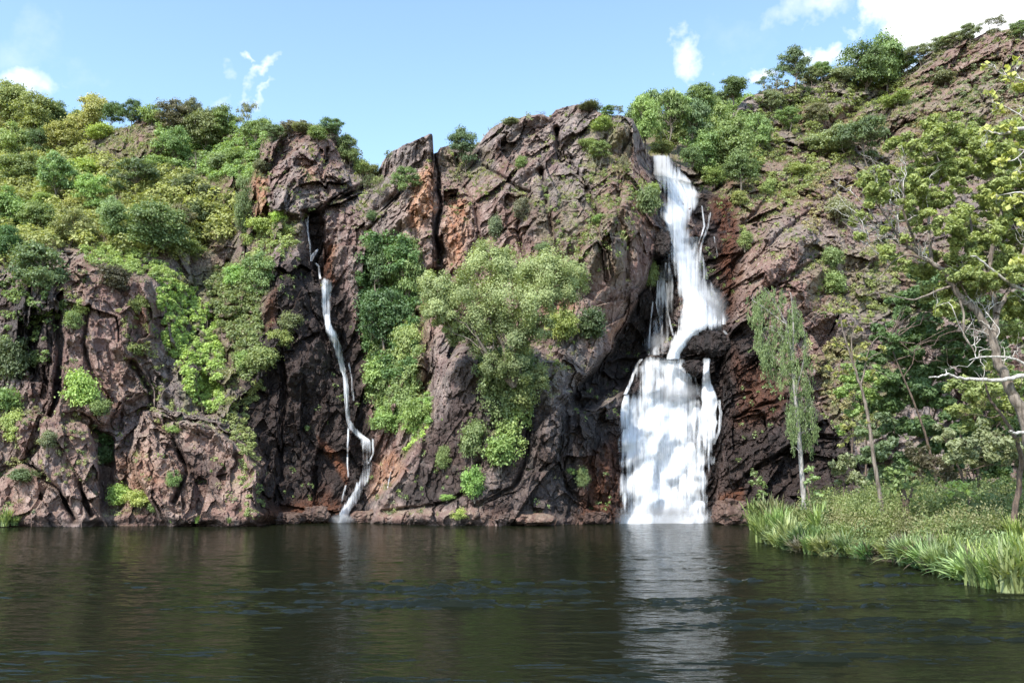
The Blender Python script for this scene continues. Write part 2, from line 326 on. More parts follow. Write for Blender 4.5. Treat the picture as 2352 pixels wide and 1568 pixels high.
CRACK = [  # polyline, half width px, metres deep
 ([(1000,356),(1005,400),(1008,470),(1004,540),(1010,600)], 5, 3.6),
 ([(1012,560),(1030,600),(1010,628),(985,630)], 12, 3.0),
 ([(1276,300),(1280,340),(1288,362)], 7, 5.0),
 ([(1102,640),(1108,560),(1090,480),(1060,420),(1050,360)], 5, 1.6),
 ([(1290,620),(1275,540),(1255,450),(1240,390)], 5, 1.6),
 ([(1395,640),(1380,560),(1365,480),(1340,420),(1300,360)], 6, 1.6),
 ([(1200,590),(1190,520),(1215,440),(1150,410),(1110,380)], 5, 1.3),
 ([(1440,640),(1440,560),(1420,480),(1430,400)], 5, 1.4),
 ([(700,500),(760,470),(830,430),(870,400)], 8, 2.5),
 ([(870,480),(905,450),(935,415)], 9, 2.6),
 ([(680,420),(650,470),(640,500)], 6, 1.5), ([(750,340),(740,400),(755,450)], 5, 1.4), ([(620,340),(610,400),(625,470)], 5, 1.4),
 ([(133,700),(140,800),(128,900),(118,950)], 9, 2.6), ([(70,650),(60,760),(70,860)], 6, 1.6), ([(205,700),(190,790),(215,860),(260,930)], 5, 1.3),
 ([(300,830),(345,900),(350,960),(400,1010),(430,1080),(400,1150)], 6, 1.8), ([(60,1060),(130,1120),(175,1190)], 6, 1.8), ([(180,1110),(210,1180)], 5, 1.4), ([(0,1080),(60,1060),(90,1020)], 5, 1.2),
 ([(440,660),(480,760),(530,840)], 8, 1.6), ([(520,600),(530,660)], 6, 1.8), ([(560,620),(580,700),(600,760)], 7, 1.5),
 ([(640,800),(660,900),(640,1000),(650,1100)], 5, 1.2), ([(725,1080),(720,1150),(740,1190)], 4, 1.0), ([(830,640),(835,760),(860,900),(905,960)], 10, 2.0),
 ([(955,720),(985,800),(990,860),(975,900)], 10, 2.0),
 ([(1100,1060),(1080,1130),(960,1165),(880,1175)], 5, 1.3), ([(1210,960),(1215,1040),(1180,1120),(1090,1160)], 5, 1.2), ([(1310,960),(1290,1040),(1300,1120),(1370,1180)], 5, 1.2),
 ([(1700,520),(1780,440),(1860,370),(1930,320)], 5, 1.5), ([(1690,640),(1790,540),(1880,480),(1950,420)], 5, 1.5), ([(1700,720),(1800,640),(1890,590)], 5, 1.5), ([(1640,440),(1700,360),(1780,300),(1850,280)], 6, 2.0),
 ([(1700,860),(1800,800),(1860,760)], 5, 1.4), ([(1720,1090),(1790,1040),(1860,1010),(1960,990)], 6, 1.6), ([(1690,960),(1780,920),(1850,900)], 4, 1.0), ([(1960,260),(2050,200),(2120,180)], 6, 1.6), ([(2000,330),(2100,270),(2200,250)], 6, 1.6),
 ([(2150,160),(2220,170),(2260,240)], 5, 1.4), ([(2330,100),(2300,170),(2240,200)], 5, 1.4),
]
LEDGE = [  # proud ribs: polyline, half width, metres
 ([(1240,265),(1180,300),(1110,340),(1050,360)], 14, 1.5), ([(1330,245),(1300,300),(1250,350),(1190,400),(1150,470)], 14, 1.5), ([(1440,280),(1450,360),(1460,430),(1400,520),(1340,600)], 16, 1.4),
 ([(985,315),(990,380),(975,450),(900,520)], 14, 1.2), ([(430,960),(520,1000),(580,1080),(595,1190)], 20, 2.2), ([(300,720),(280,800),(350,860),(380,950)], 14, 1.2), ([(0,1190),(200,1185),(400,1190),(590,1185)], 12, .4),
 ([(870,1190),(1100,1185),(1300,1190),(1400,1185)], 12, .4), ([(1640,1185),(1700,1160),(1730,1190)], 16, 2.0), ([(1440,905),(1300,915)], 8, 1.0), ([(1030,860),(960,1010),(880,1150)], 10, 1.0),
 ([(1700,700),(1780,600),(1900,500)], 16, 1.3), ([(1700,240),(1800,215),(1930,180)], 12, 1.5),
 ([(600,1190),(700,1175),(780,1180)], 12, 1.8), ([(1405,820),(1465,822),(1600,826),(1660,800)], 6, 1.2), ([(1425,905),(1500,900),(1640,915)], 7, .9), ([(1415,1010),(1520,990),(1640,1030)], 7, .7),
 ([(600,330),(590,400),(580,470)], 12, 1.0),
]
NC, NR = 1400, 455
cols = np.linspace(-380, 2710, NC); tt = np.linspace(0, 1, NR)
sx_ = np.array(SKY, float); skyl = np.interp(cols, sx_[:, 0], sx_[:, 1])
cc = np.stack([cols / 26.0, cols * 0, cols * 0], -1); skyl = skyl + fbm(cc, 4, 5, .65) * 5.5
PX = np.repeat(cols[None], NR, 0); PY = skyl[None] + tt[:, None] * (1226 - skyl[None])
wob = np.stack([PX / 60, PY / 60, PX * 0], -1).reshape(-1, 3)
W1 = fbm(wob, 4, 11).reshape(PX.shape) * 18; W2 = fbm(wob, 4, 31).reshape(PX.shape) * 18
PXw, PYw = PX + W1, PY + W2
D0 = base_depth(PX, PY)
for poly, m_, s_ in MASS: D0 = D0 + m_ * polymask(PXw, PYw, poly, s_)
PXs, PYs = PX + W1 * .45, PY + W2 * .45
for pts, w_, m_ in CRACK: D0 = D0 + m_ * np.exp(-(seg_dist(PXs, PYs, pts) / w_) ** 2)
for pts, w_, m_ in LEDGE: D0 = D0 - m_ * np.exp(-(seg_dist(PXw, PYw, pts) / w_) ** 2)
p3 = P(PX, PY, D0).reshape(-1, 3)
px_f = PX.ravel()
# strata direction leans to the right in the middle and on the right, to the left on the left wall
fz = (PXw + (PY - 700) * -.15).ravel(); ang = np.select([fz < 455, fz < 640, fz < 870, fz < 1090, fz < 1620], [.32, -.15, -.3, -.22, -.55], -.85)
def strata(sc, along, wamp, seed):
    q = p3 + np.stack([vnoise(p3 / (sc * 1.3) + 5, seed), vnoise(p3 / (sc * 1.3) + 15, seed + 1), vnoise(p3 / (sc * 1.3) + 25, seed + 2)], -1) * sc * wamp
    x = q[:, 0] * np.cos(ang) + q[:, 2] * np.sin(ang); z = -q[:, 0] * np.sin(ang) + q[:, 2] * np.cos(ang)
    return np.stack([x / sc, q[:, 1] / (sc * 1.3), z / (sc * along)], -1)
o1, e1 = facets(strata(6.5, 1.9, .18, 41), 3); o2, e2 = facets(strata(2.4, 2.2, .16, 51), 13); o3, e3 = facets(strata(.95, 2.0, .16, 61), 23)
oR, eR = facets(strata(4.2, 3.2, .12, 77), 43); rgt = sst(1600, 1720, px_f)
o6, e6 = facets(strata(.5, 1.6, .25, 66), 33)
o4 = fbm(p3 / 1.1, 4, 71, .6); o5 = fbm(p3 / 14, 3, 81)
soft = np.maximum.reduce([polymask(PX, PY, pl, 40).ravel() * a for pl, a in (
   ([(1000,860),(1210,900),(1250,1130),(860,1190)], .75), ([(1660,780),(1800,880),(1960,1010),(1960,1190),(1660,1190)], .45), ([(-100,240),(560,300),(540,560),(-100,600)], .35), ([(930,500),(1100,430),(1110,620),(930,640)], .3))])
amp = 1 - soft
sm_ = .6 + .4 * sst(-.18, .2, fbm(p3 / 8 + 50, 3, 201))
disp = (oR * 1.6 * rgt + o1 * 2.2 + o2 * 1.35 + o3 * .62 * sm_) * amp + o4 * .42 * sm_ + o5 * 1.5 + o6 * .36 * sm_ + (np.abs(fbm(p3 / 3.2, 4, 171, .6)) - .25) * .7
damp = sst(0, 14, (PY - skyl[None]).ravel())
base_fade = 1 - .55 * sst(1150, 1200, PY.ravel())
DEP = D0 + (disp * (.45 + .55 * damp) * base_fade).reshape(PX.shape)
V = P(PX, PY, DEP)
# smooth depth used to seat falls and plants
def blur(a, k):
    for ax in (0, 1):
        c = np.cumsum(np.pad(a, [(k + 1, k) if i == ax else (0, 0) for i in (0, 1)], mode='edge'), axis=ax)
        n_ = a.shape[ax]; sl_ = [slice(None)] * 2; s2 = [slice(None)] * 2; sl_[ax] = slice(2 * k + 1, 2 * k + 1 + n_); s2[ax] = slice(0, n_)
        a = (c[tuple(sl_)] - c[tuple(s2)]) / (2 * k + 1)
    return a
DSM = blur(DEP, 5)
def samp(A, px, py):
    px = np.asarray(px, float); py = np.asarray(py, float)
    j = np.clip((px - cols[0]) / (cols[1] - cols[0]), 0, NC - 1).round().astype(int)
    i = np.clip((py - skyl[j]) / (1226 - skyl[j]) * (NR - 1), 0, NR - 1).round().astype(int)
    return A[i, j]
# colour masks: wet plus painted shade, iron orange, plant cover, pale lit faces
def pm(poly, s): return polymask(PXw, PYw, poly, s)
wet = np.maximum.reduce([
  .93 * pm([(640,600),(600,720),(560,850),(540,930),(560,990),(600,1050),(600,1200),(840,1205),(850,1110),(830,1000),(808,900),(800,760),(775,640),(745,560)], 22),
  .95 * pm([(700,470),(735,470),(750,560),(780,640),(830,800),(850,980),(860,1100),(800,1200),(760,1000),(740,800),(715,640),(700,560)], 14),
  pm([(1500,380),(1530,400),(1560,560),(1560,760),(1500,800),(1470,860),(1420,900),(1330,960),(1300,930),(1350,860),(1412,780),(1450,700),(1490,640),(1505,520)], 10),  # wet rock; the buttress's shadow in the recess is painted in too
  pm([(1590,440),(1690,450),(1700,560),(1690,640),(1670,760),(1700,820),(1680,1000),(1640,1200),(1400,1200),(1410,1000),(1440,840),(1560,800),(1600,600)], 18),
  .93 * pm([(1660,740),(1725,740),(1800,870),(1900,960),(1960,1010),(1960,1180),(1640,1190),(1660,900)], 24),  # dark slab; shade under its overhang put into the colour
  .9 * pm([(1280,940),(1430,930),(1430,1200),(1260,1190),(1300,1060)], 24),
  .78 * pm([(1070,800),(1040,900),(990,1000),(960,1060),(1000,1080),(1200,1060),(1290,960),(1200,850)], 20),
  .85 * pm([(960,1060),(1100,1070),(1090,1140),(940,1165),(905,1140)], 14), .65 * pm([(1150,1040),(1300,960),(1400,1190),(1100,1190)], 30),
  .7 * pm([(0,660),(130,640),(140,760),(110,930),(60,860),(0,850)], 26), .6 * pm([(400,1010),(520,1070),(500,1150),(430,1120)], 20), .5*pm([(1010,350),(1010,620),(996,620),(1000,400)],8),  # dark patches; shade of the slot beside the pinnacle painted in
  .6 * np.exp(-((1199 - PY) / 6.0) ** 2)])
orange = np.maximum.reduce([
  pm([(578,400),(600,372),(612,420),(600,470),(610,500),(578,490)], 8), pm([(950,410),(1000,380),(998,480),(960,540),(940,520)], 12), .9 * pm([(1020,455),(1060,460),(1080,530),(1060,600),(1030,610)], 14),
  pm([(728,1008),(745,1020),(790,1075),(795,1115),(760,1080)], 7), .8 * pm([(850,1060),(900,1030),(930,1070),(880,1130),(850,1150)], 14), .9 * pm([(1395,760),(1460,690),(1440,720),(1400,790)], 8),
  .7 * pm([(1340,1060),(1410,1000),(1420,1200),(1320,1200)], 20), .9 * pm([(1655,1130),(1710,1120),(1725,1190),(1640,1195)], 10), .6 * pm([(1690,820),(1800,880),(1790,960),(1700,980)], 24), .6 * pm([(1700,600),(1700,640),(1670,720),(1640,760)], 12), .7 * pm([(1640,460),(1700,440),(1680,640),(1660,740)], 16),
  .75 * pm([(640,660),(625,740),(600,760),(610,690)], 12), .9 * pm([(748,560),(775,560),(765,640),(745,650)], 8), .7 * pm([(1930,250),(1975,255),(1950,290),(1900,310)], 10), .8 * pm([(600,1190),(740,1120),(800,1160),(790,1205),(600,1205)], 20),
  .6 * pm([(300,690),(330,700),(350,740),(330,760)], 12), .5 * pm([(250,1050),(330,1010),(380,1100),(290,1160)], 24), .5 * pm([(1240,680),(1330,700),(1300,760),(1240,760)], 20), .5*pm([(690,370),(760,400),(700,440)],14)])
grn = np.maximum.reduce([
  .75 * pm([(-100,260),(160,250),(300,300),(430,290),(600,320),(585,420),(560,560),(400,600),(200,560),(-100,600)], 30), .4 * pm([(1640,330),(1760,230),(1930,200),(2120,160),(2080,300),(1960,380),(1880,420),(1790,500),(1700,560),(1640,480)], 30),
  .5 * pm([(1000,350),(1120,340),(1130,400),(1050,420)], 20), .65 * pm([(1380,270),(1450,280),(1440,400),(1340,420),(1350,330)], 20), .35 * pm([(1200,430),(1480,420),(1440,640),(1260,620)], 40),
  .5 * pm([(1860,560),(2100,560),(2100,740),(1860,700)], 30), .7 * pm([(840,640),(990,640),(980,1000),(860,960)], 20), .7 * pm([(380,640),(600,560),(620,760),(520,950),(420,930)], 24), .5 * pm([(530,930),(600,950),(590,1090),(560,1060)], 16),
  .6 * pm([(1060,860),(1290,840),(1240,960),(1100,1000)], 24), .75 * pm([(1870,820),(1960,760),(2100,900),(1980,1010),(1900,940)], 24), .4 * pm([(2040,200),(2400,100),(2400,340),(2000,400)], 50), .8 * pm([(920,1035),(975,975),(965,1005),(930,1050)], 6), .5*pm([(560,480),(700,500),(690,560),(600,560)],20)])
pale = np.maximum.reduce([  # paler rock, with sunlit faces painted lighter
  .8 * pm([(330,960),(440,965),(560,1050),(600,1190),(400,1205),(300,1110)], 30), .7 * pm([(-100,1060),(240,1070),(300,1205),(-100,1205)], 30), .5 * pm([(200,820),(330,830),(340,960),(230,960)], 30), .5 * pm([(-100,960),(230,960),(230,1070),(-100,1070)], 24),
  .8 * pm([(940,400),(1000,400),(1000,610),(900,560)], 18), .6 * pm([(1015,420),(1100,440),(1110,620),(1010,620)], 18), .45 * pm([(860,600),(900,440),(990,360),(960,600)], 30), .6 * pm([(960,740),(1010,740),(980,900),(950,900)], 12), .5 * pm([(1340,700),(1440,690),(1370,810),(1330,790)], 12),
  .35 * pm([(1690,560),(2000,500),(1960,700),(1700,720)], 40), .5 * pm([(880,1150),(1100,1165),(1300,1180),(1300,1205),(850,1205)], 16), .3 * pm([(2080,180),(2340,90),(2340,250),(2100,330)], 30)])
wet = np.clip(wet, 0, 1); 
MASK = np.stack([wet, orange, grn, wet * 0 + 1], -1)
# plateau rows behind the skyline so the rock has a top and a back
back = []
for dd, dz in ((60, -16), (30, -5.5), (14, -2.2), (6, -.8), (2, -.12)):
    q = V[0].copy(); k = (q[:, 1] + dd) / q[:, 1]; q[:, 0] *= k; q[:, 1] += dd; q[:, 2] += dz; back.append(q)
BK = np.stack(back); nb = len(back)
ALLV = np.concatenate([BK, V], 0); nr = NR + nb
MB_ = np.concatenate([np.repeat(MASK[:1], nb, 0), MASK], 0); PB = np.concatenate([np.repeat(pale[:1], nb, 0), pale], 0)
idx = np.arange(nr * NC).reshape(nr, NC)
Q = np.stack([idx[:-1, :-1], idx[1:, :-1], idx[1:, 1:], idx[:-1, 1:]], -1)
def cut(name, j0, j1):
    v = ALLV[:, j0:j1 + 1].reshape(-1, 3); n_ = j1 - j0 + 1; ii = np.arange(nr * n_).reshape(nr, n_)
    q = np.stack([ii[:-1, :-1], ii[1:, :-1], ii[1:, 1:], ii[:-1, 1:]], -1).reshape(-1, 4)
    me = mesh_np(name, v, q, ROCK, False, {'mask': MB_[:, j0:j1 + 1].reshape(-1, 4), 'pale': PB[:, j0:j1 + 1].ravel()})
    return tag(link(name, me), kind='structure')
cliff = cut('cliff', 0, NC - 1)

# the hill behind the lip of the falls
hx = np.linspace(1380, 1800, 150); hy = np.interp(hx, [1380, 1440, 1500, 1560, 1640, 1700, 1800], [330, 300, 275, 268, 250, 235, 225])
rows = []
for k, dd in enumerate(np.linspace(0, 1, 40)):
    rows.append(P(hx, hy + dd * (410 - hy), np.interp(dd, [0, 1], [150, 128]) + fbm(np.stack([hx / 30, hx * 0 + dd * 8, hx * 0], -1), 4, 91) * 2))
rows.insert(0, rows[0] * np.array([1.2, 1.2, 1]) - np.array([0, 0, 6])); HB = np.stack(rows)
ii = np.arange(HB.shape[0] * 150).reshape(-1, 150)
q = np.stack([ii[:-1, :-1], ii[1:, :-1], ii[1:, 1:], ii[:-1, 1:]], -1).reshape(-1, 4)
mk = np.tile(np.array([[0, 0, .8, 1.0]]), (HB.shape[0] * 150, 1))
tag(link('hill', mesh_np('hill', HB.reshape(-1, 3), q, ROCK, False, {'mask': mk, 'pale': mk[:, 0]})), kind='structure')

# ================================================================== THE POOL
def water_material():
    m, t, n, l = new_mat('pool_water'); o = n('ShaderNodeOutputMaterial'); b = n('ShaderNodeBsdfPrincipled'); l(b.outputs[0], o.inputs[0])
    b.inputs['Specular IOR Level'].default_value = .55; b.inputs['Base Color'].default_value = (.006, .009, .0045, 1); b.inputs['Roughness'].default_value = .03; b.inputs['IOR'].default_value = 1.36
    c = n('ShaderNodeTexCoord').outputs['Object']; mp = n('ShaderNodeMapping'); l(c, mp.inputs[0]); mp.inputs['Scale'].default_value = (.75, 1.6, 1)
    v = noise_n(t, mp.outputs[0], 2.2, 4, .55)
    dk = n('ShaderNodeBsdfDiffuse'); dk.inputs[0].default_value = (.010, .011, .0055, 1); ms = n('ShaderNodeMixShader'); ms.inputs[0].default_value = .44; l(b.outputs[0], ms.inputs[1]); l(dk.outputs[0], ms.inputs[2]); l(ms.outputs[0], o.inputs[0])
    bp = n('ShaderNodeBump'); bp.inputs['Strength'].default_value = .35; bp.inputs['Distance'].default_value = .08; l(v, bp.inputs['Height']); l(bp.outputs[0], b.inputs['Normal'])
    return m
pyr = np.concatenate([np.linspace(1900, 1570, 40), np.linspace(1568, 1216, 620), np.linspace(1215, 1178, 40)])
yy = Pz(np.full(pyr.shape, CX), pyr)[:, 1]
ua = np.linspace(-.78, .78, 760)
WX = ua[None] * (yy[:, None] + 10); WY = np.repeat(yy[:, None], 760, 1)
q = np.stack([WX, WY, WX * 0], -1).reshape(-1, 3)
wz = np.zeros(len(q))
def wv(sx, sy, rot, seed, o=3):
    c_, s_ = math.cos(rot), math.sin(rot); x = q[:, 0] * c_ + q[:, 1] * s_; y = -q[:, 0] * s_ + q[:, 1] * c_
    return fbm(np.stack([x / sx, y / sy, x * 0 + seed * 3.7], -1), o, seed, .55)
patch = sst(-.25, .45, wv(16, 9, .05, 7, 3)); near = 1 - sst(20, 75, q[:, 1])
wz += wv(3.2, .95, .12, 1) * .05 * (.4 + .6 * patch) * (.4 + near)
p2 = sst(-.1, .5, wv(9, 1.6, .04, 21, 3)); p3_ = p2 * (1 - sst(30, 62, q[:, 1])) * (.12 + .88 * sst(-.42, -.1, q[:, 0] / (q[:, 1] + 1)))
wz += np.maximum(wv(1.3, .30, .05, 22, 2) - .12, 0) * .26 * p3_ * (.3 + near)
wz += np.maximum(wv(.9, .16, .0, 24, 2) - .2, 0) * .30 * p3_ * near
wz += wv(1.3, .42, -.15, 2) * .035 * (.3 + .9 * patch) * (.4 + near)
wz += wv(.55, .20, .0, 31, 2) * .012
ii = np.arange(len(q)).reshape(-1, 760); qq = np.stack([ii[:-1, :-1], ii[:-1, 1:], ii[1:, 1:], ii[1:, :-1]], -1).reshape(-1, 4)
q[:, 2] = wz
tag(link('water', mesh_np('water', q, qq, water_material(), True)), kind='structure')

# ================================================================== THE FALLS
def fall_material(name, cov, sx=3.2, sv=.22, col=(.90, .93, .97)):
    m, t, n, l = new_mat(name); o = n('ShaderNodeOutputMaterial')
    a = n('ShaderNodeAttribute'); a.attribute_name = 'flow'; e = n('ShaderNodeAttribute'); e.attribute_name = 'edge'
    mp = n('ShaderNodeMapping'); l(a.outputs['Vector'], mp.inputs[0]); mp.inputs['Scale'].default_value = (sx, sv, 1)
    n1 = noise_n(t, mp.outputs[0], 1.0, 5, .62)
    mp2 = n('ShaderNodeMapping'); l(a.outputs['Vector'], mp2.inputs[0]); mp2.inputs['Scale'].default_value = (.55, .16, 1)
    n2 = noise_n(t, mp2.outputs[0], 1.0, 4, .6)
    s = mth('ADD', mth('MULTIPLY', mth('SUBTRACT', n1, .5, tree=t), 1.5, tree=t), mth('MULTIPLY', mth('SUBTRACT', n2, .5, tree=t), 2.4, tree=t), tree=t)
    s = mth('ADD', s, mth('SUBTRACT', mth('MULTIPLY', e.outputs['Fac'], 1.2, tree=t), 1.0 - cov, tree=t), tree=t)
    al = mth('MULTIPLY', ramp(t, s, -.10, .95), .95, tree=t)
    d = n('ShaderNodeBsdfDiffuse'); d.inputs[0].default_value = (*col, 1); tr = n('ShaderNodeBsdfTranslucent'); tr.inputs[0].default_value = (*col, 1)
    mx = n('ShaderNodeMixShader'); mx.inputs[0].default_value = .35; l(d.outputs[0], mx.inputs[1]); l(tr.outputs[0], mx.inputs[2])
    bp = n('ShaderNodeBump'); bp.inputs['Strength'].default_value = .3; bp.inputs['Distance'].default_value = .3; l(n1, bp.inputs['Height']); l(bp.outputs[0], d.inputs['Normal'])
    tp = n('ShaderNodeBsdfTransparent'); m2 = n('ShaderNodeMixShader'); l(al, m2.inputs[0]); l(tp.outputs[0], m2.inputs[1]); l(mx.outputs[0], m2.inputs[2]); l(m2.outputs[0], o.inputs[0])
    return m
FALL = fall_material('falling_water', .45, 3.6, .13); PLUNGE = fall_material('plunging_water', .66, 4.5, .08, (.95, .97, .99)); NARROW = fall_material('narrow_water', .16, 6.0, .22); THIN = fall_material('thin_water', .15, 4.5, .3); VEIL = fall_material('veil_water', .02, 3.0, .15)
def sheet(name, rows, mat, parent, off=.5, bulge=.5, nx=26, step=5.0, seed=0, depth=None, dens=None, taper=True, waver=1.0, sm=1, soft=1.6):
    """rows: (y, x left, x right[, density]) in photo pixels, laid over the rock face"""
    rows = [tuple(r) + (1.0,) * (4 - len(r)) for r in rows]; r = np.array(rows, float)
    # arc parameter: y may stop falling monotonically only slightly, so interpolate by index
    cum = np.concatenate([[0], np.cumsum(np.hypot(np.diff(r[:, 0]), np.diff((r[:, 1] + r[:, 2]) / 2)))])
    s = np.linspace(0, cum[-1], max(3, int(cum[-1] / step)))
    yv, xl, xr, dn = (np.interp(s, cum, r[:, k]) for k in range(4))
    jit = np.stack([s / 22, s * 0 + seed * 5.1, s * 0], -1); jit2 = jit + 40
    xl = xl + fbm(jit, 3, 3 + seed) * (xr - xl) * .10 * waver; xr = xr + fbm(jit2, 3, 9 + seed) * (xr - xl) * .10 * waver
    u = np.linspace(0, 1, nx); X = xl[:, None] + (xr - xl)[:, None] * u[None]; Y = np.repeat(yv[:, None], nx, 1)
    dm = samp(DMIN, X, Y) if depth is None else np.repeat(np.interp(s, [0, cum[-1]], depth)[:, None], nx, 1)
    if depth is None: dm = blur(dm, sm)
    prof = 1 - (2 * u - 1) ** 2
    rib = fbm(np.stack([X / 7.0 + seed, Y / 90, X * 0], -1).reshape(-1, 3), 3, 5 + seed).reshape(X.shape)
    Dp = dm - off - bulge * prof[None] + rib * .12
    Vv = P(X, Y, Dp)
    edge = np.clip(prof * soft, 0, 1) ** .8
    E = edge[None] * dn[:, None]
    ends = np.minimum(s, 99) / 6
    if taper: E = E * np.clip(ends + .35, 0, 1)[:, None]
    um = (X - X.mean()) * .045 ; vm = np.repeat((s * .045)[:, None], nx, 1)
    flow = np.stack([um + seed * 3.3, vm, vm * 0 + seed, vm * 0 + 1], -1).reshape(-1, 4)
    ii = np.arange(X.size).reshape(X.shape); q = np.stack([ii[:-1, :-1], ii[1:, :-1], ii[1:, 1:], ii[:-1, 1:]], -1).reshape(-1, 4)
    me = mesh_np(name, Vv.reshape(-1, 3), q, mat, True, {'flow': flow, 'edge': E.ravel()})
    return link(name, me, parent)
def minf(a, k):
    r = a.copy()
    for dx in range(-k, k + 1):
        r = np.minimum(r, np.roll(a, dx, 1))
    b = r.copy()
    for dy in range(-k, k + 1): b = np.minimum(b, np.roll(r, dy, 0))
    return b
DMIN = blur(minf(DEP, 2), 3)
def thing(name, label, cat, loc=(0, 0, 0), group=None):
    o = bpy.data.objects.new(name, None); COL.objects.link(o); o.location = loc; o.empty_display_size = .5
    return tag(o, label, cat, group)
def thin(pts, w, parent, seed, mat=None, off=.35):
    sheet('trickle', [(y, x - w / 2, x + w / 2) for (x, y) in pts], mat or THIN, parent, off=off, bulge=.1, nx=7, step=4, seed=seed, waver=2)

big = thing('waterfall', 'wide white main waterfall dropping in two tiers on the right', 'waterfall')
UP = [(355,1492,1537,.35),(358,1492,1539,.9),(365,1493,1548),(385,1497,1562),(410,1502,1580),(440,1510,1612),(462,1513,1606),(485,1517,1596),(520,1527,1588),(560,1533,1590),(600,1535,1604),(650,1546,1626),(690,1553,1642),(720,1556,1655),(745,1554,1650),(765,1548,1612),(790,1538,1584),(812,1530,1562),(824,1526,1560)]
sheet('plunge_stream', UP, PLUNGE, big, off=1.1, bulge=.6, nx=40, seed=1, sm=9, soft=1.1)
sheet('plunge_stream', [(y, a + (b - a) * .16, b - (b - a) * .2) for (y, a, b) in [u_[:3] for u_ in UP[3:]]], FALL, big, off=1.9, bulge=.3, nx=30, seed=2, sm=9, soft=1.0)
sheet('plunge_veil', [(540,1575,1610),(600,1580,1625),(650,1590,1640),(700,1600,1668),(745,1606,1676)], VEIL, big, off=.8, bulge=.4, nx=20, seed=3)
sheet('plunge_skirt', [(660,1556,1628,.4),(690,1556,1650,.9),(720,1553,1664,1),(745,1548,1672,1),(758,1545,1668,.5)], FALL, big, off=2.4, bulge=.6, nx=34, seed=90, soft=1.2, sm=3)
sheet('side_veil', [(560,1525,1550),(600,1515,1545),(680,1500,1555),(760,1490,1550),(815,1482,1540)], VEIL, big, off=.5, bulge=.3, nx=24, seed=4)
LO = [(817,1476,1566,.3),(824,1468,1584,.7),(838,1462,1598,.9),(870,1452,1602,.9),(905,1442,1608,.95),(940,1428,1618,1),(980,1418,1628,1),(1050,1414,1638,1),(1120,1414,1634,1),(1170,1414,1632,1),(1203,1406,1637,1.2)]
sheet('cascade_sheet', LO, FALL, big, off=.5, bulge=.5, nx=90, seed=5, waver=1.0, soft=1.8)
sheet('cascade_sheet', [(824,1478,1560,.9),(860,1480,1590,.9),(930,1470,1600,1),(1010,1440,1600,.9),(1100,1430,1600,.9),(1203,1428,1612,1)], FALL, big, off=1.5, bulge=.3, nx=60, seed=6, waver=1.0, soft=1.2)
sheet('cascade_arm', [(820,1612,1634),(850,1613,1632),(880,1611,1636),(912,1610,1648),(960,1602,1650),(1010,1592,1648),(1060,1590,1642,.7),(1110,1584,1638,.1)], FALL, big, off=.9, bulge=.5, nx=20, seed=7)
sheet('cascade_arm', [(905,1432,1446),(940,1424,1448),(990,1418,1444,.7),(1050,1416,1440,.0)], FALL, big, off=1.0, bulge=.4, nx=14, seed=8)
# lobes breaking over ledges in the lower tier
lb = [(1470,840,30,60),(1540,845,34,60),(1440,925,22,60),(1560,960,44,60),(1500,960,30,50),(1450,905,40,90),(1500,915,46,120),(1560,905,40,130),(1600,935,34,110),(1438,985,30,130),(1475,1000,40,150),(1530,1010,52,170),(1585,1015,40,150),(1622,1000,26,120),(1460,1080,40,120),(1520,1095,44,105),(1572,1090,30,110),(1612,1080,26,120),(1440,1130,34,70),(1490,1140,50,60),(1550,1150,50,52),(1606,1150,44,50)]
for k, (x, y, w_, h_) in enumerate(lb):
    sheet('water_lobe', [(y, x - w_ * .28, x + w_ * .28, 1.0), (y + h_ * .12, x - w_ * .45, x + w_ * .45, 1.1), (y + h_ * .5, x - w_ * .52, x + w_ * .52, .8), (y + h_, x - w_ * .5, x + w_ * .5, .25)], VEIL, big, off=1.7, bulge=.35, nx=16, seed=10 + k, taper=False)
for k, (pts, w_) in enumerate([([(1632,485),(1626,520),(1612,560),(1606,600)],7),([(1612,470),(1618,520),(1604,560)],5),([(1640,540),(1648,590)],4),([(1500,690),(1494,740),(1490,800)],5),([(1512,640),(1508,700),(1520,760)],5),([(1475,822),(1462,840),(1448,880),(1436,905)],10),([(1650,915),(1656,950),(1652,985),(1640,1020)],9),([(1640,910),(1648,930)],8),
      ([(1660,755),(1668,768)],10),([(1530,600),(1524,660),(1534,720),(1546,770)],6),([(1585,850),(1600,880),(1606,910)],10)]):
    thin(pts, w_, big, 30 + k)
sheet('foam', [(1178,1408,1636,.5),(1192,1404,1638,1.4),(1203,1400,1640,1.4)], FALL, big, off=2.2, bulge=.8, nx=50, seed=50, taper=False)

small = thing('waterfall', 'narrow white waterfall threading down the dark cleft on the left', 'waterfall')
SM = [(636,738,764,.45),(644,733,768,.8),(660,734,768,1),(690,736,764,.9),(720,738,763,1),(745,741,766,1),(765,746,776,1),(790,757,790,.9),(810,764,793,.95),(840,774,797,.95),(870,784,802,1),(910,788,804,1),(940,790,804,1),(965,792,808,1),(985,798,824,1),(1000,812,838,1),(1010,822,856,1),(1040,828,860,.8),(1065,826,860,.9),(1090,820,856,.95),(1105,818,852,1.1),(1125,806,840,1),(1150,790,826,1),(1175,777,808,1.1),(1200,770,798,1.2)]
sheet('main_stream', SM, NARROW, small, off=.5, bulge=.3, nx=24, step=4, seed=60, waver=1.3, soft=1.5)
sheet('main_stream', [(y, a + 5, b - 4, d) for (y, a, b, d) in SM if y > 700], NARROW, small, off=1.0, bulge=.3, nx=14, step=4, seed=61)
sheet('spout', [(571,728,734),(578,720,731),(586,712,727),(595,711,721),(600,712,718)], FALL, small, off=.6, bulge=.3, nx=8, step=3, seed=62)
